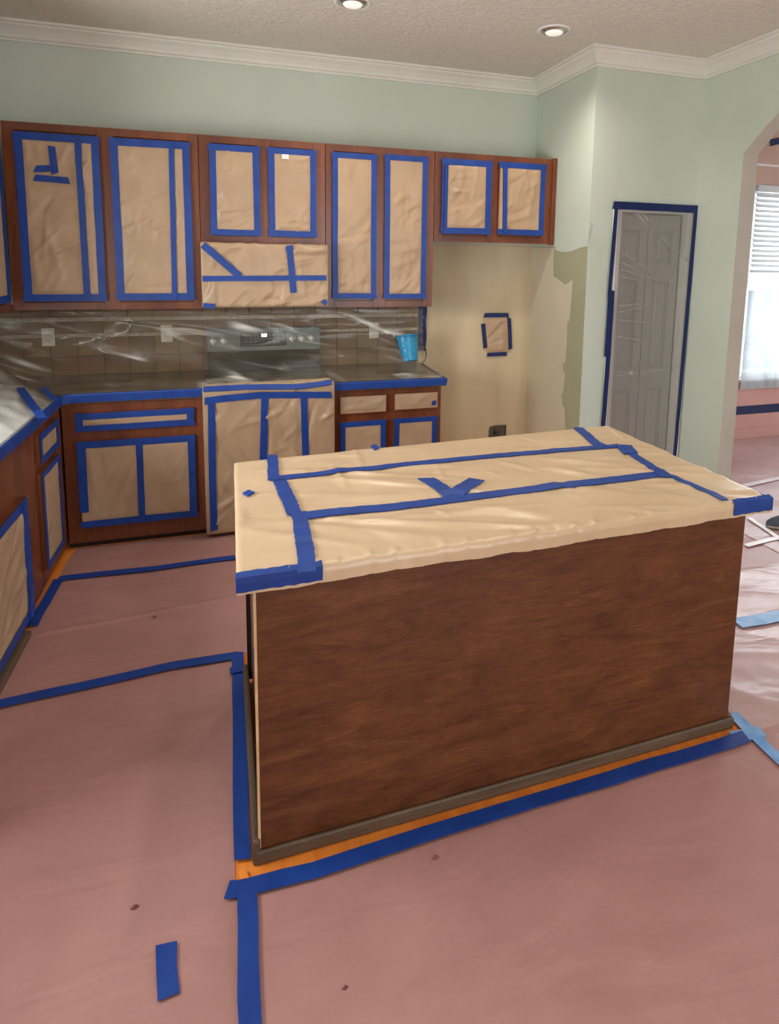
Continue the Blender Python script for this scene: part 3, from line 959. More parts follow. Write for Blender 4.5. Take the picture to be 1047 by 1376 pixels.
tape(dd, (p.x - .014, p.y, p.z), (p.x + .014, p.y, p.z), 0.03, FN, lift=0.005)
for e_ in (g1, g2): masked_door(t, e_, YBF - .001, 0.034, 0.004)

# base cabinets on the left run, facing +x
XF = -0.762
def side_quad(c4, x):  # tl,tr,br,bl pixels on plane x -> (y0 near camera, y1 far, z0, z1)
    P = [on(*c, 0, x) for c in c4]
    return ((P[0].y + P[3].y) / 2, (P[1].y + P[2].y) / 2, (P[2].z + P[3].z) / 2, (P[0].z + P[1].z) / 2)
XN = (1, 0, 0)
def side_door(parent, r, tw, name='door', sides='lrtb', amp=.004):
    y0, y1, z0, z1 = r
    xf = XF + 0.021
    d = box(name, (XF + .001, xf, y0, y1, z0, z1), M['cab'], parent)
    SEED[0] += 1
    sheet('paper_cover', [(xf, y0 + .004, z0 + .004), (xf, y1 - .004, z0 + .004), (xf, y1 - .004, z1 - .004), (xf, y0 + .004, z1 - .004)], XN, M['kraft'], d, 16, 22, amp, seed=SEED[0], pin=tw - .01)
    h = tw / 2; L = .006
    if 't' in sides: tape(d, (xf, y0, z1 - h), (xf, y1, z1 - h), tw, XN, lift=L)
    if 'b' in sides: tape(d, (xf, y0, z0 + h), (xf, y1, z0 + h), tw, XN, lift=L)
    if 'l' in sides: tape(d, (xf, y0 + h, z0), (xf, y0 + h, z1), tw, XN, lift=L)
    if 'r' in sides: tape(d, (xf, y1 - h, z0), (xf, y1 - h, z1), tw, XN, lift=L)
    return d
def hinge_screws(parent, ys):
    for y, z in ys:
        lathe('screw', (XF + .004, y, z), XN, [(0.006, 0), (0.006, .003), (0.0, .004)], M['metal'], parent, 10)
t = thing('base_cabinet', 'narrow base cabinet with drawer on the side run next to the corner', 'cabinet', (-1.06, -0.9, 0))
box('cabinet_box', (XL + .001, XF - .02, -1.118, -0.62, .10, BZ), M['cab'], t)
box('toe_kick', (XF - .06, XF - .04, -1.118, -0.575, 0, .10), M['toe'], t)
boxes('face_frame', [(XF - .02, XF, -1.118, -1.095, .03, BZ), (XF - .02, XF, -0.755, -0.6125, .03, BZ), (XF - .02, XF, -1.095, -.755, .03, .13), (XF - .02, XF, -1.095, -.755, .62, .68), (XF - .02, XF, -1.095, -.755, .82, BZ)], M['cab'], t, bevel=.0015)
side_door(t, (-1.092, -0.76, .672, .825), .034, 'drawer')
side_door(t, (-1.10, -0.775, .125, .630), .030)
hinge_screws(t, [(-.745, .72), (-.745, .58), (-.745, .30), (-.745, .16)])
t = thing('base_cabinet', 'long sink base cabinet on the side run with tall papered door', 'cabinet', (-1.06, -1.7, 0))
box('cabinet_box', (XL + .001, XF - .02, -2.6, -1.120, .10, BZ), M['cab'], t)
box('toe_kick', (XF - .06, XF - .04, -2.6, -1.120, 0, .10), M['toe'], t)
boxes('face_frame', [(XF - .02, XF + .004, -1.345, -1.120, .03, BZ), (XF - .02, XF + .004, -2.6, -1.345, .60, BZ), (XF - .02, XF + .004, -2.6, -1.345, .03, .10)], M['cab'], t, bevel=.0015)
side_door(t, (-2.05, -1.335, .050, .610), .045, sides='rtb', amp=.010)
tape(t, (XF + .021, -1.405, .06), (XF + .021, -1.400, .60), .03, XN, lift=.016, thick=.010)
hinge_screws(t, [(-1.26, .58), (-1.26, .33), (-1.26, .14)])
struct(boxes('baseboard_left', [(XF - .050, XF - .034, -1.45, -.60, 0, .10)], M['cab'], bevel=.004))
struct(boxes('trim_8', [(XF - .03, XF + .045, -2.6, -1.462, 0, .030)], M['shoe'], bevel=.006))

# ---------------------------------------------------------------- countertops with taped front edges
ZT = 0.914
YC, XCF = -0.645, -0.732
t = thing('countertop', 'dark stone countertop running round the corner, its front edge taped blue', 'countertop', (-0.9, -0.6, .87))
v = [(XL + .001, -0.008), (X0 - .002, -0.008), (X0 - .002, YC), (XCF + .02, YC), (XCF, YC - .02), (XCF, -2.6), (XL + .001, -2.6)]
vv = [(x, y, .870) for x, y in v] + [(x, y, ZT) for x, y in v]
n = len(v)
mesh_obj('slab', vv, [tuple(range(n)), tuple(range(2 * n - 1, n - 1, -1))] + [(i, i + n, (i + 1) % n + n, (i + 1) % n) for i in range(n)], M['granite'], t)
def edge_tape(parent, pts, nrms, z0=.876, z1=.924, wtop=.012):
    """tape folded over a counter edge: strip down the front and a lip on top"""
    v, f = [], []
    for (x, y), (nx, ny) in zip(pts, nrms):
        for d_, z in ((.0025, z0 + rng.uniform(-.002, .002)), (.004, z1 - .006), (.002, z1), (-wtop + rng.uniform(-.003, .003), z1 + .001)):
            v.append((x + nx * d_, y + ny * d_, z))
        for d_, z in ((-wtop, z1 - .0005), (.0, z1 - .001), (.001, z1 - .006), (.001, z0)):
            v.append((x + nx * d_, y + ny * d_, z))
    for k in range(len(pts) - 1):
        for i in range(8):
            j = (i + 1) % 8
            f.append((k * 8 + i, k * 8 + j, (k + 1) * 8 + j, (k + 1) * 8 + i))
    f.append(tuple(range(8))[::-1]); f.append(tuple(range((len(pts) - 1) * 8, len(pts) * 8)))
    return mesh_obj('masking_tape', v, f, M['tape'], parent)
pts = [(X0 - .004 - i * .07, YC) for i in range(11)] 
pts = [p for p in pts if p[0] > XCF + .05] + [(XCF + .035, YC)]
edge_tape(t, pts, [(0, -1)] * (len(pts) - 1) + [(0.2, -1)])
pts = [(XCF + .035, YC), (XCF, YC - .035)] + [(XCF, YC - .1 - i * .1) for i in range(18)]
edge_tape(t, pts, [(.7, -.9), (1, -.4)] + [(1, 0)] * 18)

t = thing('countertop', 'short countertop with blue taped edge beside the fridge alcove', 'countertop', (1.13, -0.3, .87))
box('slab', (X1 + .006, 1.515, YC - .01, -0.008, .870, ZT), M['granite'], t)
edge_tape(t, [(X1 + .008, YC - .012), (1.0, YC - .012), (1.25, YC - .012), (1.513, YC - .012)], [(0, -1)] * 4, .876, .922)
edge_tape(t, [(1.516, YC - .012), (1.516, -.45), (1.516, -.25), (1.516, -.06)], [(1, 0)] * 4, .885, .920, .006)

# ---------------------------------------------------------------- range
t = thing('range', 'electric range wrapped in kraft paper, its steel control panel showing through plastic', 'oven', (0.38, -0.35, 0))
box('oven_body', (X0 + .006, X1 - .004, -0.655, -0.03, .025, .905), M['steel'], t)
box('cooktop', (X0 + .006, X1 - .004, -0.645, -0.10, .905, .920), M['black_glass'], t, bevel=.003)
pr_ = on(276, 442, 1, -.09); pr2 = on(427.5, 480, 1, -.09)
zc1 = pr_.z; 
cp = mesh_obj('control_panel', *boxg(X0 + .006, X1 - .008, -0.09, -0.030, .920, zc1), M['steel'], t, bevel=.004)
boxes('black_lower_panel', [(X0 + .008, X1 - .010, -0.096, -0.089, .922, 1.055)], M['black_glass'], t)
p, q = on(322.5, 447, 1, -.092), on(385, 464.5, 1, -.092)
dp = box('display', (p.x, q.x, -0.0935, -0.0890, q.z, p.z), M['display'], t)
p, q = on(351.5, 448.5, 1, -.095), on(358.5, 452.5, 1, -.095)
w_ = (q.x - p.x)
boxes('clock_digit', [(p.x, p.x + w_ * .4, -.0945, -.0932, q.z, p.z), (p.x + w_ * .55, q.x, -.0945, -.0932, q.z, p.z)], M['digits'], dp)
# button legends: rows of small keys
ks = []
pd, qd = on(322.5, 447, 1, -.092), on(385, 464.5, 1, -.092)
for r in range(3):
    for c in range(9):
        if 3 <= c <= 4: continue
        x = pd.x + .03 + c * .031; z = pd.z - .02 - r * .022
        ks.append((x, x + .018, -.0942, -.0932, z - .004, z + .002))
boxes('key_row', ks, M['steel'], dp)
for kx, ky in ((286.5, 458.8), (300.5, 458.3), (392.3, 455), (405.5, 454.8), (418.3, 454.3)):
    p = on(kx, ky, 1, -.1)
    k_ = lathe('knob', (p.x, -0.089, p.z), (0, -1, 0), [(0.027, 0), (0.027, .006), (0.021, .009), (0.019, .026), (0.016, .029), (0, .030)], M['knob'], t, 20)
    box('knob_grip', (p.x - .004, p.x + .004, -0.126, -0.116, p.z - .019, p.z + .019), M['knob'], k_, bevel=.001)
wrapped_block('paper_cover', (X0 - 0.001, X1 + 0.0015, -0.685, -0.60, .022, .930), M['kraft'], t, 0.013, 9, 40, 44, diag=1.3)
# paper lapped over the front of the cooktop
sheet('paper_flap', [(X0, -.665, .932), (X1, -.665, .932), (X1 - .01, -.53, .930), (X0 + .03, -.56, .930)], (0, 0, 1), M['kraft_top_lit'], t, 24, 6, .006, seed=12)
YR = -0.700
tape(t, None, None, .034, (0, -1, .8), lift=.016, pts=[on(273.5, 524.5, 1, YR + .02), on(330, 521.5, 1, YR + .02), on(400, 521, 1, YR + .01), on(430, 517.5, 1, YR + .01), on(446, 514.5, 1, YR + .01)], thick=.006)
tape(t, None, None, .040, FN, lift=.002, pts=[on(275, 539, 1, YR), on(300, 535.5, 1, YR), on(350, 531, 1, YR), on(445.5, 530.5, 1, YR)], thick=.006)
tape(t, None, None, .040, FN, lift=.001, pts=[on(284, 540, 1, YR), on(285.5, 640, 1, YR), on(287.5, 713, 1, YR)], thick=.008)
p = on(356, 534, 1, YR); q = on(354, 611, 1, YR)
tape(t, None, None, .042, FN, lift=.001, pts=[p, q, (q.x, YR, .35)], thick=.008)
p = on(408.5, 532, 1, YR); q = on(410.5, 603, 1, YR)
tape(t, None, None, .040, FN, lift=.001, pts=[p, q, (q.x, YR, .40)], thick=.008)
boxes('oven_foot', [(X0 + .05, X0 + .08, -.62, -.59, 0, .025), (X1 - .08, X1 - .05, -.62, -.59, 0, .025), (X0 + .05, X0 + .08, -.1, -.07, 0, .025), (X1 - .08, X1 - .05, -.1, -.07, 0, .025)], M['cord'], t)

# ---------------------------------------------------------------- outlets on the backsplash
def outlet(px, py, label, y=-.0125):
    p = on(px, py, 1, y)
    t = thing('outlet', label, 'outlet', (p.x, y, p.z))
    box('cover_plate', (p.x - .036, p.x + .036, y - .006, y, p.z - .058, p.z + .058), M['outlet'], t, bevel=.003)
    for s in (-1, 1):
        z = p.z + s * .020
        f_ = box('socket', (p.x - .017, p.x + .017, y - .0085, y - .006, z - .014, z + .014), M['outlet'], t, bevel=.002)
        boxes('slot', [(p.x - .008, p.x - .006, y - .009, y - .0084, z - .004, z + .006), (p.x + .006, p.x + .008, y - .009, y - .0084, z - .004, z + .006), (p.x - .002, p.x + .002, y - .009, y - .0084, z - .011, z - .007)], M['slot'], f_)
outlet(65, 453, 'ivory outlet blurred behind plastic in the corner of the backsplash')
outlet(224, 448, 'ivory outlet behind plastic between corner and range')
outlet(502.5, 444, 'ivory outlet standing clear on the tiles above the short counter', -.0135)

# ---------------------------------------------------------------- plastic film over counters and backsplash
def drape(name, label, x0, x1, ztop, seed, ycut=YC, nu=90, nv=44, mat=None, sag=0.16, panel=0.03):
    v, f = [], []
    for j in range(nv + 1):
        t_ = j / nv
        for i in range(nu + 1):
            s = i / nu
            x = x0 + (x1 - x0) * s
            # profile: straight down the wall, curved into the counter
            zt = ztop + 0.012 * noise.noise(Vector((x * 2, seed, 0)))
            L1, L2 = zt - ZT - .012, -ycut - panel
            tot = L1 + L2; d = t_ * tot
            r = sag
            if d < L1 - r: y, z = -panel, zt - d
            elif d > L1 + r: y, z = -panel - (d - L1), ZT + .010
            else:
                a = (d - (L1 - r)) / (2 * r) * math.pi / 2
                y = -panel - r * (1 - math.cos(a)); z = ZT + .010 + r * (1 - math.sin(a))
            inn = min(1, min(t_, 1 - t_) * 10)
            w1 = 1 - abs(noise.noise(Vector((x * 2.2 + z * 3.0, (x * .8 + y * 6 - z * 7) * 1.3, seed)))) * 2
            w2 = noise.noise(Vector((x * 4, y * 9, z * 9 + seed)))
            h = inn * (0.020 * max(0, w1) ** 2 + 0.007 * w2 + .004)
            h = max(0.001, h)
            up = min(1, max(0, (d - L1 + r) / (2 * r)))
            v.append((x, y - h * (1 - up), z + h * up))
    for j in range(nv):
        for i in range(nu):
            a = j * (nu + 1) + i; f.append((a, a + 1, a + nu + 2, a + nu + 1))
    o = mesh_obj(name, v, f, mat or M['film'], None, smooth=True)
    tag(o, label, 'plastic sheet')
    return o
drape('plastic_sheet', 'long clear plastic film draped from the backsplash over the counter and range top', -1.19, 1.500, 1.335, 2.0, ycut=YC + .01, nu=150, nv=50, panel=.128, sag=.26)
# films on the left run, falling from the side wall
def side_film(ys, yend, mat, lift, hump_a, label, seed, r=.20):
    v, f = [], []
    nu, nv = 90, 50
    for j in range(nv + 1):
        t_ = j / nv
        for i in range(nu + 1):
            s = i / nu
            L1, L2 = .43, .60
            d = t_ * (L1 + L2)
            if d < L1 - r: xx, z = 0.03, 1.355 - d
            elif d > L1 + r: xx, z = .03 + d - L1, .925
            else:
                a = (d - (L1 - r)) / (2 * r) * math.pi / 2; xx = .03 + r * (1 - math.cos(a)); z = .925 + r * (1 - math.sin(a))
            y0_ = ys(xx)
            y = y0_ + (yend - y0_) * s
            inn = min(1, (1 - t_) * 8) * min(1, .15 + s * 10)
            hump = hump_a * math.exp(-((y + 1.45) / .45) ** 2) * math.sin(math.pi * min(1, max(0, (xx - .05) / .6)))
            w = noise.noise(Vector((xx * 5, y * 3, z * 5 + seed))) * .022 + .022 * (1 - abs(noise.noise(Vector((xx * 4 + y * 5, y * 2, z * 4 + seed)))) * 2) ** 2
            v.append((XL + xx, y, z + lift + inn * (max(0, w + .006) + hump)))
    for j in range(nv):
        for i in range(nu):
            a = j * (nu + 1) + i; f.append((a, a + nu + 1, a + nu + 2, a + 1))
    o = mesh_obj('plastic_sheet', v, f, mat, None, smooth=True)
    tag(o, label, 'plastic sheet')
    ROOT[o.name] = Matrix.Identity(4)
    return o
og = side_film(lambda xx: -.14 - max(0, xx - .24) / .40 * .66, -2.0, M['film_grey'], 0.0, 0.0, 'greyish plastic film strip between the two short tapes in the counter corner', 3, r=.36)
o = side_film(lambda xx: -.32 - max(0, xx - .30) / .34 * .83, -2.55, M['film_bright'], .012, .06, 'bright milky plastic film over the side counter, taped along the counter edge', 9)
ROOT[o.name] = Matrix.Identity(4)
zz = .958
tape(o, None, None, .040, (0, 0, 1), pts=[on(27, 522, 2, zz), on(40, 541, 2, zz), on(50, 553, 2, zz), on(57, 563, 2, .93)], lift=.004)
tape(o, None, None, .034, (0, 0, 1), pts=[on(57, 523, 2, .945), on(66, 532, 2, .94), on(75, 540, 2, .93)], lift=.008)

# tape strip hanging at the end of the backsplash with the cord
t = thing('tape_strip', 'broad dark blue tape strip hanging down the end of the tiled backsplash', 'tape', (1.53, -.02, 1.37))
v, f = [], []
p0, p1 = on(563, 412, 1, -.02), on(574, 412, 1, -.02)
zb_ = on(568, 471, 1, -.02).z
for k in range(11):
    z = 1.375 + (zb_ - 1.375) * k / 10
    wob = .004 * math.sin(k * 1.1)
    for x, y in ((p0.x, -.016), (p0.x + .01, -.024 - wob), (p1.x - .01, -.026 + wob), (p1.x + wob * .6, -.014), (p1.x, -.002), (p0.x + .004, -.002)):
        v.append((x, y, z))
for k in range(10):
    for i in range(6):
        j = (i + 1) % 6; f.append((k * 6 + i, k * 6 + 6 + i, k * 6 + 6 + j, k * 6 + j))
f.append(tuple(range(6))); f.append(tuple(range(60, 66))[::-1])
mesh_obj('hanging_strip', v, f, M['tape_dark'], t)
c = [on(572, 468, 1, -.02), on(573, 476, 1, -.03), on(571.5, 483, 1, -.04), on(568, 488, 1, -.05)]
cc = []
for k in range(13):
    u = k / 12 * 3; i = min(2, int(u)); cc.append(c[i].lerp(c[i + 1], u - i))
o = tube('cord', cc, .0035, M['cord'], None, 6); tag(o, 'thin black cord curling out below the hanging blue tape', 'cord')

# light blue crumpled plastic cup leaning on the backsplash
a_, b_ = on(548.5, 450, 1, -.07), on(549.5, 487, 1, -.15)
bz = Vector((b_.x, -.165, ZT + .045)); tz = Vector((a_.x - .01, -.185, a_.z))
b0 = on(551.5, 486, 1, -.22); t0 = on(547, 452.5, 1, -.17)
axis = (b0 - t0)
L = axis.length
prof = []
v, f = [], []
ax = axis.normalized(); u = Vector((1, 0, 0)) - ax * ax.x; u.normalize(); w = ax.cross(u)
nn = 28
for k in range(17):
    s = k / 16
    r = .079 + (.056 - .079) * s
    for i in range(nn):
        a = 2 * math.pi * i / nn
        rr = r * (1 + .05 * noise.noise(Vector((math.cos(a) * 2, math.sin(a) * 2, s * 7))) + .02 * math.sin(s * 34) )
        v.append(t0 + axis * s + (u * math.cos(a) + w * math.sin(a) * .8) * rr)
for k in range(16):
    for i in range(nn):
        j = (i + 1) % nn; f.append((k * nn + i, k * nn + j, (k + 1) * nn + j, (k + 1) * nn + i))
base = len(v)
for rr, dd_ in ((.053, -.004), (.046, -.012), (0.001, -.012)):
    for i in range(nn):
        a = 2 * math.pi * i / nn
        v.append(t0 + axis + ax * dd_ + (u * math.cos(a) + w * math.sin(a) * .8) * rr)
for k in range(3):
    s0 = 16 * nn + k * nn; s1 = s0 + nn
    for i in range(nn):
        j = (i + 1) % nn; f.append((s0 + i, s0 + j, s1 + j, s1 + i))
o = thing('blue_cup', 'crinkled light blue plastic cup tipped against the backsplash end', 'cup', (b0.x, b0.y, ZT))
mesh_obj('cup_body', v, f, M['cyan'], o, smooth=True)
lathe('rim', t0, axis, [(.076, .004), (.082, -.002), (.080, -.010), (.072, -.004), (.05, .0), (0, .001)], M['cyan'], o, 24)

# ---------------------------------------------------------------- alcove: papered opening and the outlet box
t = thing('masked_outlet', 'square of brown paper taped over a wall box in the fridge alcove', 'masked wall box', (2.15, -.01, 1.1))
A = [on(*p, 1, -.003) for p in ((654, 473), (683, 474), (685, 427), (650, 427))]
box('wall_box', (A[0].x + .03, A[1].x - .03, -.0045, -.001, A[0].z + .03, A[2].z - .03), M['white'], t)
sheet('paper_cover', A, FN, M['kraft'], t, 12, 16, .007, .003, 31)
for a, b, w in (((651, 423.5), (683.5, 423.5), .034), ((649.5, 435), (652.5, 467.5), .033), ((684, 427), (686, 469), .032), ((655, 476.5), (681, 475.5), .030)):
    tape(t, on(*a, 1, -.01), on(*b, 1, -.01), w, FN, M['tape_dark'], lift=.002, cut=.004, thick=.006)
p, q = on(657, 572, 1, -.001), on(679, 600, 1, -.001)
t = thing('water_box', 'recessed dark valve box low on the alcove wall behind the island', 'wall box', ((p.x + q.x) / 2, -.01, q.z))
boxes('box_frame', [(p.x, p.x + .014, -.014, -.0005, q.z, p.z - .03), (q.x - .014, q.x, -.014, -.0005, q.z, p.z), (p.x + .03, q.x, -.014, -.0005, p.z - .014, p.z)], M['box_dark'], t, bevel=.004)
box('box_back', (p.x + .005, q.x - .005, -.006, -.0006, q.z, p.z - .008), M['box_dark'], t)
lathe('valve', ((p.x * .65 + q.x * .35), -.006, p.z - .055), (0, -1, 0), [(.016, 0), (.016, .012), (.010, .014), (.010, .022), (0, .022)], M['slot'], t, 12)

# ---------------------------------------------------------------- island
IR = 0.0202
IO = Vector((1.0, -2.4, 0))
isl = thing('kitchen_island', 'brown plywood kitchen island with paper-covered top in the middle of the floor', 'kitchen island', IO, IR)
IM = Matrix.Translation(IO) @ Matrix.Rotation(IR, 4, 'Z')
II = IM.inverted()
def iw(x, y, z): return IM @ Vector((x, y, z))
def ibox(name, b, mat, label=None, bevel=0.0, parent=None):
    v, f = boxg(*b)
    return mesh_obj(name, [IM @ Vector(p) for p in v], f, mat, parent or isl, label, bevel=bevel)
BX0, BX1, BY0, BY1 = -0.785, 0.903, -0.418, 0.372
ibox('island_body', (BX0 + .012, BX1 - .003, BY0 + .008, BY1, .02, .885), M['island_end'])
ibox('front_panel', (BX0 + .002, BX1, BY0 - .003, BY0 + .008, .012, .885), M['island'], 'stained birch plywood front panel', .001)
ibox('panel_edge', (BX0 - .005, BX0 + .002, BY0 - .003, BY0 + .006, .045, .885), M['edge'], 'raw pale plywood edge')
ibox('corner_stile', (BX0 - .004, BX0 + .012, BY1 - .03, BY1, .03, .885), M['toe'])
for b in ((BX0 - .012, BX1 + .022, BY0 - .014, BY0 - .003, 0, .045), (BX0 - .022, BX0 - .0, BY0 - .013, BY1, 0, .08), (BX1, BX1 + .022, BY0 - .003, BY1, 0, .052)):
    ibox('base_moulding', b, M['shoe'], bevel=.007)
TX0, TX1, TY0, TY1 = -.825, .912, -.510, .435

# paper pulled over the top and down over the edges
QC = [Vector((TX0, TY0, 0)), Vector((TX1 + .008, TY0 + .012, 0)), Vector((.905, TY1 - .005, 0)), Vector((TX0 + .012, .368, 0))]
cen = (QC[0] + QC[1] + QC[2] + QC[3]) / 4
ci_ = [q_ + (cen - q_).normalized() * .012 for q_ in QC]
mesh_obj('countertop', [IM @ Vector((q_.x, q_.y, z_)) for z_ in (.885, .922) for q_ in ci_], [(0, 3, 2, 1), (4, 5, 6, 7), (0, 1, 5, 4), (1, 2, 6, 5), (2, 3, 7, 6), (3, 0, 4, 7)], M['granite'], isl)
nu, nv, sk = 170, 90, 3
v, f = [], []
ITF = make_folds(77, 1.75, .95, 34, 2.85, .35, .25, .9, .02, .05) + make_folds(78, 1.75, .95, 22, 2.2, .9, .08, .3, .012, .028) + [(a_[0] + 1.15, a_[1] * .6, *a_[2:]) for a_ in make_folds(79, .6, .9, 16, 2.7, .4, .15, .5, .02, .04)] + [(k * .071 + .05, .0, .25, .97, .05, .012, .9 if k % 3 else -.8) for k in range(24)]
def top_h(x, y):
    return .928 + .0018 + .0085 * max(-.2, .3 * noise.noise(Vector((x * 3, y * 3, 5))) + .8 * fold_height(ITF, x - TX0, y - TY0))
for j in range(-sk, nv + sk + 1):
    for i in range(-sk, nu + sk + 1):
        ci, cj = min(max(i, 0), nu), min(max(j, 0), nv)
        s, t_ = ci / nu, cj / nv
        p = QC[0].lerp(QC[1], s).lerp(QC[3].lerp(QC[2], s), t_)
        z = top_h(p.x, p.y)
        over_i = (i - ci); over_j = (j - cj)
        k = max(abs(over_i), abs(over_j))
        ox = (0.004 if over_i > 0 else -.004) if over_i else 0
        oy = (0.004 if over_j > 0 else -.004) if over_j else 0
        if k:
            drop = (.006, .022, .047)[k - 1]
            if k == 3: drop += .006 * noise.noise(Vector((p.x * 9, p.y * 9, 1)))
            rip = max(-.002, min(.004, .004 * fold_height(ITF, p.x - TX0, .01))) + .002 * noise.noise(Vector((p.x * 22, p.y * 22, k)))
            ox += (math.copysign(.004, ox) + rip if ox else 0); oy += (math.copysign(.004, oy) + rip if oy else 0)
            z = .928 - drop if k > 1 else z - .004
        v.append(IM @ Vector((p.x + ox, p.y + oy, z)))
n = nu + 2 * sk + 1
for j in range(nv + 2 * sk):
    for i in range(nu + 2 * sk):
        a = j * n + i; f.append((a, a + 1, a + n + 1, a + n))
pc = mesh_obj('paper_cover', v, f, M['kraft_top_lit'], isl, 'brown kraft paper over the island top, painted lighter as lit', smooth=True)
ZI = .9365
UPV = (0, 0, 1)
def it(w, *pts, lift=.0035, m=None, cut=0.0, wob=.003):
    P = [on(x, y, 2, ZI) for x, y in pts]
    # follow the paper's own height so the tape lies on it
    line = []
    for a, b in zip(P, P[1:]):
        k = max(1, int((b - a).length / .03))
        line += [a.lerp(b, i / k) for i in range(k)]
    line.append(P[-1])
    out = []
    for p in line:
        l = II @ p
        out.append(Vector((p.x, p.y, top_h(l.x, l.y) + .0015)))
    return tape(isl, None, None, w, UPV, m, lift=lift, pts=out, cut=cut, wob=wob, thick=.003)
it(.040, (366, 611), (368, 643))
it(.046, (376, 645), (390, 675), (396, 691))
it(.046, (402, 686), (406, 715), (411, 741), (413, 768))
it(.040, (362, 642), (500, 628), (650, 612), (790, 601), (832, 598))
it(.050, (395, 694), (520, 681), (640, 665), (760, 651), (893, 635))
it(.045, (777, 574), (806, 598))
it(.034, (798, 592), (815, 600), cut=.004)
it(.066, (838, 598), (848, 609), cut=.004)
it(.036, (846, 606), (882, 630), (897, 638))
it(.026, (899, 637), (935, 653), (975, 671))
it(.054, (572, 643), (612, 668), cut=.010)
it(.058, (606, 667), (641, 643), cut=.010)
for q4 in (((326, 662), (334, 657.5), (342, 660.5), (333, 665.5)), ((498, 598.5), (504, 596.5), (510, 600.5), (504, 603.5))):
    pp = [on(x, y, 2, ZI + .003) for x, y in q4]
    vv = pp + [p - Vector((0, 0, .006)) for p in pp]
    mesh_obj('masking_tape', vv, [(0, 3, 2, 1), (4, 5, 6, 7), (0, 1, 5, 4), (1, 2, 6, 5), (2, 3, 7, 6), (3, 0, 4, 7)], M['tape'], isl, 'small diamond of blue tape')
it(.040, (885, 632), (896, 641), cut=.004)
# blue tape wrapped round the two front corners
def corner_tape(x0, x1, yface, z0, z1, sidex, sidelen):
    v, f = [], []
    P = []
    n_ = 12
    outer = [(x0 + (x1 - x0) * k / n_, yface) for k in range(n_ + 1)]
    rows_ = [(-.013, .0075, z1), (.0, .010, z1 - .006), (.0, .010, (z0 + z1) / 2), (.0, .008, z0)]
    for k, (x, y) in enumerate(outer):
        for dy, out_, z in rows_:
            zz_ = z + (rng.uniform(-.0015, .0015) if z in (z0, z1) else 0)
            yy = y - out_ if z != z1 else y + .008 + rng.uniform(-.003, .003)
            v.append(iw(x, yy, zz_ if z != z1 else z1 + .001))
    for k in range(n_):
        for i in range(3):
            a = k * 4 + i; f.append((a, a + 1, a + 5, a + 4))
    b = len(v)
    for k in range(5):
        y = yface - .010 + sidelen * k / 4
        for o_, z in ((0, z1 - .009), (0, (z0 + z1) / 2), (0, z0)):
            v.append(iw(sidex, y, z))
    for k in range(4):
        for i in range(2):
            a = b + k * 3 + i; f.append((a, a + 1, a + 4, a + 3))
    return mesh_obj('masking_tape', v, f, M['tape'], isl)
corner_tape(TX0 - .010, -.618, TY0 - .003, .889, .9365, TX0 - .011, .085)
corner_tape(.755, TX1 + .012, TY0 + .010, .889, .939, TX1 + .012, .08)

# ---------------------------------------------------------------- floor protection: sheets of rosin paper and tape
def floor_poly(name, label, pts, z, mat, seedv=0, amp=.0):
    """sheet of paper lying on the floor; pts convex quad (4 corners)"""
    q = [Vector((x, y, z)) for x, y in pts]
    v, f = [], []
    nu, nv = 70, 110
    for j in range(nv + 1):
        for i in range(nu + 1):
            s, t_ = i / nu, j / nv
            p = q[0].lerp(q[1], s).lerp(q[3].lerp(q[2], s), t_)
            e = min(1, min(s, 1 - s) * 12, min(t_, 1 - t_) * 12)
            r1 = noise.noise(Vector((p.x * 1.6 + p.y * .6, p.y * 2.4, seedv)))
            r2 = 1 - abs(noise.noise(Vector((p.x * 1.4 + p.y * 2.8, (p.y - p.x) * .9, seedv + 4)))) * 2
            seam = .005 * math.exp(-((p.y + 1.40 - .10 * p.x) / .012) ** 2) if seedv == 1 else 0
            p = Vector((p.x, p.y, z + e * seam + e * amp * max(0, .35 + r1 * .8 + .55 * max(0, r2) ** 3)))
            v.append(p)
    for j in range(nv):
        for i in range(nu):
            a = j * (nu + 1) + i; f.append((a, a + 1, a + nu + 2, a + nu + 1))
    o = mesh_obj(name, v, f, mat, None, smooth=True)
    tag(o, label, 'floor paper')
    ROOT[o.name] = Matrix.Identity(4)
    return o
FZ = 0.0
A1 = floor_poly('rosin_paper', 'pink rosin paper sheet on the floor between the range and the island', [(-.738, -1.905), (.154, -1.87), (.154, -.735), (-.735, -.735)], .0015, M['rosin'], 1, .004)
A1b = floor_poly('rosin_paper', 'pink rosin paper strip on the floor behind the island by the alcove', [(.152, -1.86), (3.25, -1.86), (3.25, -.84), (.152, -.735)], .0012, M['rosin'], 6, .003)
A0 = floor_poly('rosin_paper', 'pink rosin paper strip under the base cabinets along the range wall', [(-.735, -.733), (2.40, -.733), (2.40, -.60), (-.72, -.60)], .0008, M['rosin'], 7, .001)
A2 = floor_poly('rosin_paper', 'pink rosin paper sheet on the aisle floor beside the end of the island', [(-.70, -5.2), (.154, -5.2), (.154, -1.868), (-.70, -1.902)], .0022, M['rosin'], 2, .0052)
A3 = floor_poly('rosin_paper', 'large pink rosin paper sheet on the open floor in front of the island', [(.152, -5.2), (3.25, -5.2), (3.25, -2.815), (.152, -2.905)], .0030, M['rosin'], 3, .006)
A4 = floor_poly('rosin_paper', 'pink paper sheet, glare painted in, on the floor between island end and archway', [(1.975, -2.860), (3.25, -2.830), (3.25, -2.275), (1.945, -2.29)], .0014, M['rosin_glare'], 4, .006)
A5 = floor_poly('rosin_paper', 'film-covered wrinkled pink paper sheet by the archway', [(1.945, -2.288), (3.25, -2.272), (3.25, -1.862), (1.93, -1.862)], .0018, M['rosin_glare'], 5, .010)
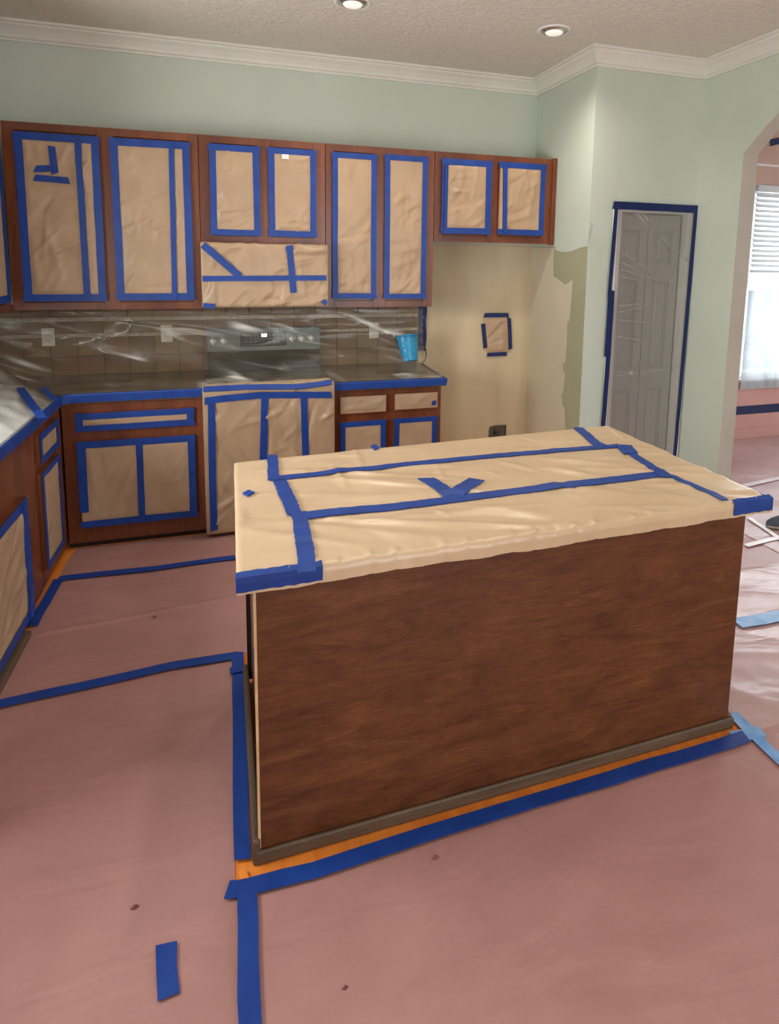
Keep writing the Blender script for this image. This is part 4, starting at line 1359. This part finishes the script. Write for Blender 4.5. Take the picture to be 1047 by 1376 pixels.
A6 = floor_poly('rosin_paper', 'shiny film-covered pink paper across the nook floor beyond the arch', [(3.46, -6.5), (7.1, -6.5), (7.1, .18), (3.46, .18)], .0008, M['rosin_glare'], 8, .007)
A7 = floor_poly('rosin_paper', 'shiny pink paper strip lying in the archway threshold', [(3.252, -3.3), (3.458, -3.3), (3.458, -1.26), (3.252, -1.26)], .0035, M['rosin_glare'], 9, .004)
def ft(parent, w, *pts, m=None, lift=.006, wob=.003, cut=0.0):
    return tape(parent, None, None, w, UPV, m, lift=lift, pts=[on(x, y, 2, .006) for x, y in pts], wob=wob, cut=cut, thick=.002)
ft(A1, .048, (78, 779), (110, 775), (200, 766), (322, 749))
ft(A1, .048, (79, 779), (60, 812), (43, 842))
ft(A2, .050, (-40, 955), (0, 947), (110, 923), (230, 896), (318, 882))
ft(A2, .048, (319.5, 878), (321.5, 960), (322.5, 1050), (325.5, 1157))
ft(A2, .040, (309, 905), (333, 900), lift=.012)
ft(A3, .050, (305, 1198), (332, 1195), (420, 1172), (520, 1140), (620, 1108), (760, 1066), (880, 1029), (945, 1010), (1003, 991))
ft(A3, .050, (332, 1200), (334, 1290), (337, 1400), (339, 1500))
ft(A2, .048, (223.5, 1270), (226.5, 1342), cut=.004)
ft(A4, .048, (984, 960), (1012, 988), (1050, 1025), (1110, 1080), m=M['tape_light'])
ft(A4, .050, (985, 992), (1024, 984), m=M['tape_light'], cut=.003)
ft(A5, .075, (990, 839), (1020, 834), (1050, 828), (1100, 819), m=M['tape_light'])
ft(A7, .045, (998, 654), (1020, 649), (1060, 641), (1120, 630), m=M['tape_white'])
ft(A5, .035, (1007, 697), (1028, 711), (1052, 728), (1100, 760), m=M['tape_white'])
ft(A5, .035, (1003, 734), (1030, 727), (1060, 720), m=M['tape_white'])
ft(A3, .022, (325, 1171), (330, 1185), m=M['floor'])
# crease ridge in the aisle paper and bits of debris
for i, (x, y) in enumerate(((208, 828), (585, 1151), (181, 1218), (464, 1327))):
    p = on(x, y, 2, .01)
    o = mesh_obj('debris_chip', [(p.x - .012, p.y, .006), (p.x, p.y - .006, .007), (p.x + .012, p.y + .002, .006), (p.x + .002, p.y + .008, .007), (p.x, p.y, .014)], [(0, 1, 4), (1, 2, 4), (2, 3, 4), (3, 0, 4), (0, 3, 2, 1)], M['brownpaper'])
    tag(o, ['dark chip of debris on the paper between range and island', 'small dark speck on the open floor before the island panel', 'small dark speck on the aisle paper near the short loose tape', 'small dark speck near the lower edge beside the long tape line'][i], 'debris')

# ---------------------------------------------------------------- nook: window, blind, papered wall, shoe
wdw = thing('window_1', None, None, ((WX0 + WX1) / 2, NY, WZ0)); wdw['kind'] = 'structure'
boxes('window_frame', [(WX0, WX0 + .05, NY + .03, NY + .09, WZ0, WZ1), (WX1 - .05, WX1, NY + .03, NY + .09, WZ0, WZ1), (WX0 + .05, WX1 - .05, NY + .03, NY + .09, WZ0, WZ0 + .06), (WX0 + .05, WX1 - .05, NY + .03, NY + .09, WZ1 - .05, WZ1), (WX0 + .05, WX1 - .05, NY + .04, NY + .08, 1.40, 1.45)], M['white'], wdw, bevel=.003)
box('pane', (WX0 + .05, WX1 - .05, NY + .058, NY + .062, WZ0 + .06, 1.40), M['glass'], wdw)
box('pane', (WX0 + .05, WX1 - .05, NY + .058, NY + .062, 1.45, WZ1 - .05), M['glass'], wdw)
box('window_sill', (WX0 - .03, WX1 + .03, NY - .03, NY + .03, WZ0 - .03, WZ0), M['white'], wdw, bevel=.004)
bl = thing('window_blind', 'white slatted blind half lowered over the bright nook window', 'blind', (5.7, NY, 1.65))
box('headrail', (WX0 + .01, WX1 - .01, NY - .025, NY + .015, WZ1 - .06, WZ1 - .005), M['blind'], bl)
z = WZ1 - .085
slm = None
while z > 1.66:
    if slm is None:
        vv, ff = [], []
        wdt = WX1 - WX0 - .03
        vv = [(-wdt / 2, -.012, -.024), (wdt / 2, -.012, -.024), (wdt / 2, -.003, .001), (-wdt / 2, -.003, .001), (-wdt / 2, .012, .022), (wdt / 2, .012, .022),
              (-wdt / 2, -.009, -.025), (wdt / 2, -.009, -.025), (wdt / 2, .000, -.001), (-wdt / 2, .000, -.001), (-wdt / 2, .015, .020), (wdt / 2, .015, .020)]
        ff = [(0, 1, 2, 3), (3, 2, 5, 4), (6, 9, 8, 7), (9, 10, 11, 8), (0, 6, 7, 1), (4, 5, 11, 10), (0, 3, 9, 6), (3, 4, 10, 9), (1, 7, 8, 2), (2, 8, 11, 5)]
        slm = bpy.data.meshes.new('slat'); slm.from_pydata(vv, [], ff); slm.materials.append(M['blind']); slm.update()
    o = bpy.data.objects.new('slat', slm); COL.objects.link(o); o.parent = bl
    o.location = ((WX0 + WX1) / 2 - 5.7, 0, z - 1.65)
    z -= .046
box('bottom_rail', (WX0 + .015, WX1 - .015, NY - .022, NY + .012, 1.612, 1.64), M['blind'], bl, bevel=.003)
fs = mesh_obj('plastic_sheet', *boxg(WX0 - .02, WX1 + .05, NY - .042, NY - .040, .50, 1.45), M['film_window'], None)
tag(fs, 'clear plastic film across the lower half of the nook window', 'plastic sheet')
# pink paper around the window
pk = thing('wall_paper_cover', 'pink masking paper around the nook window with blue tape below the sill', 'masking paper', (5.2, NY - .01, 0))
boxes('paper_panel', [(XB + TH + .01, 7.1, NY - .006, NY - .001, .10, WZ0 - .032), (XB + TH + .01, WX0 - .032, NY - .006, NY - .001, WZ0 - .032, 3.02),], M['rosin_wall'], pk)
box('paper_panel', (WX0 - .032, 7.1, NY - .006, NY - .001, WZ1 + .005, 3.02), M['tan_wall'], pk, 'tan paper band above the window')
tape(pk, (3.5, NY - .006, .285), (7.0, NY - .006, .285), .085, FN, M['tape_dark'])
tape(pk, (3.5, NY - .006, 2.60), (7.0, NY - .006, 2.60), .02, FN, M['tape_white'])
tape(pk, (4.90, NY - .006, 2.80), (5.6, NY - .006, 2.98), .06, FN, M['tape_dark'])
struct(box('baseboard_nook', (XB + TH, 7.15, NY - .020, NY - .007, 0, .10), M['rosin_wall'], bevel=.004))

# shoe at the picture's edge: built whole
sp = on(1030, 706, 2, 0.02)
t = thing('work_shoe', 'grey worn work shoe lying beyond the taped island corner', 'shoe', (sp.x + .1, sp.y, 0))
v, f = [], []
secs = [(0, .010, .012), (.02, .030, .030), (.06, .046, .045), (.11, .050, .060), (.16, .042, .085), (.21, .036, .10), (.26, .036, .095), (.285, .026, .08)]
dv = Vector((.98, -.18, 0)).normalized(); sv = Vector((-dv.y, dv.x, 0)); o0 = Vector((sp.x - .0, sp.y, .004))
def shoe_part(z0, h0, grow):
    v, f = [], []
    n_ = 14
    for d, wv, h in secs:
        for i in range(n_):
            a = 2 * math.pi * i / n_
            zz = z0 + (h * h0) * (.5 + .5 * math.sin(a)) if h0 else z0 + .011 * (1 + math.sin(a))
            v.append(o0 + dv * d + sv * (math.cos(a) * wv * grow) + Vector((0, 0, zz)))
    for k in range(len(secs) - 1):
        for i in range(n_):
            j = (i + 1) % n_; f.append((k * n_ + i, k * n_ + j, (k + 1) * n_ + j, (k + 1) * n_ + i))
    f.append(tuple(range(n_))[::-1]); f.append(tuple(range((len(secs) - 1) * n_, len(secs) * n_)))
    return v, f
v, f = shoe_part(.002, 0, 1.12); mesh_obj('sole', v, f, M['shoe_sole'], t, smooth=True)
v, f = shoe_part(.016, 1.0, 1.0); mesh_obj('upper', v, f, M['shoe_top'], t, smooth=True)
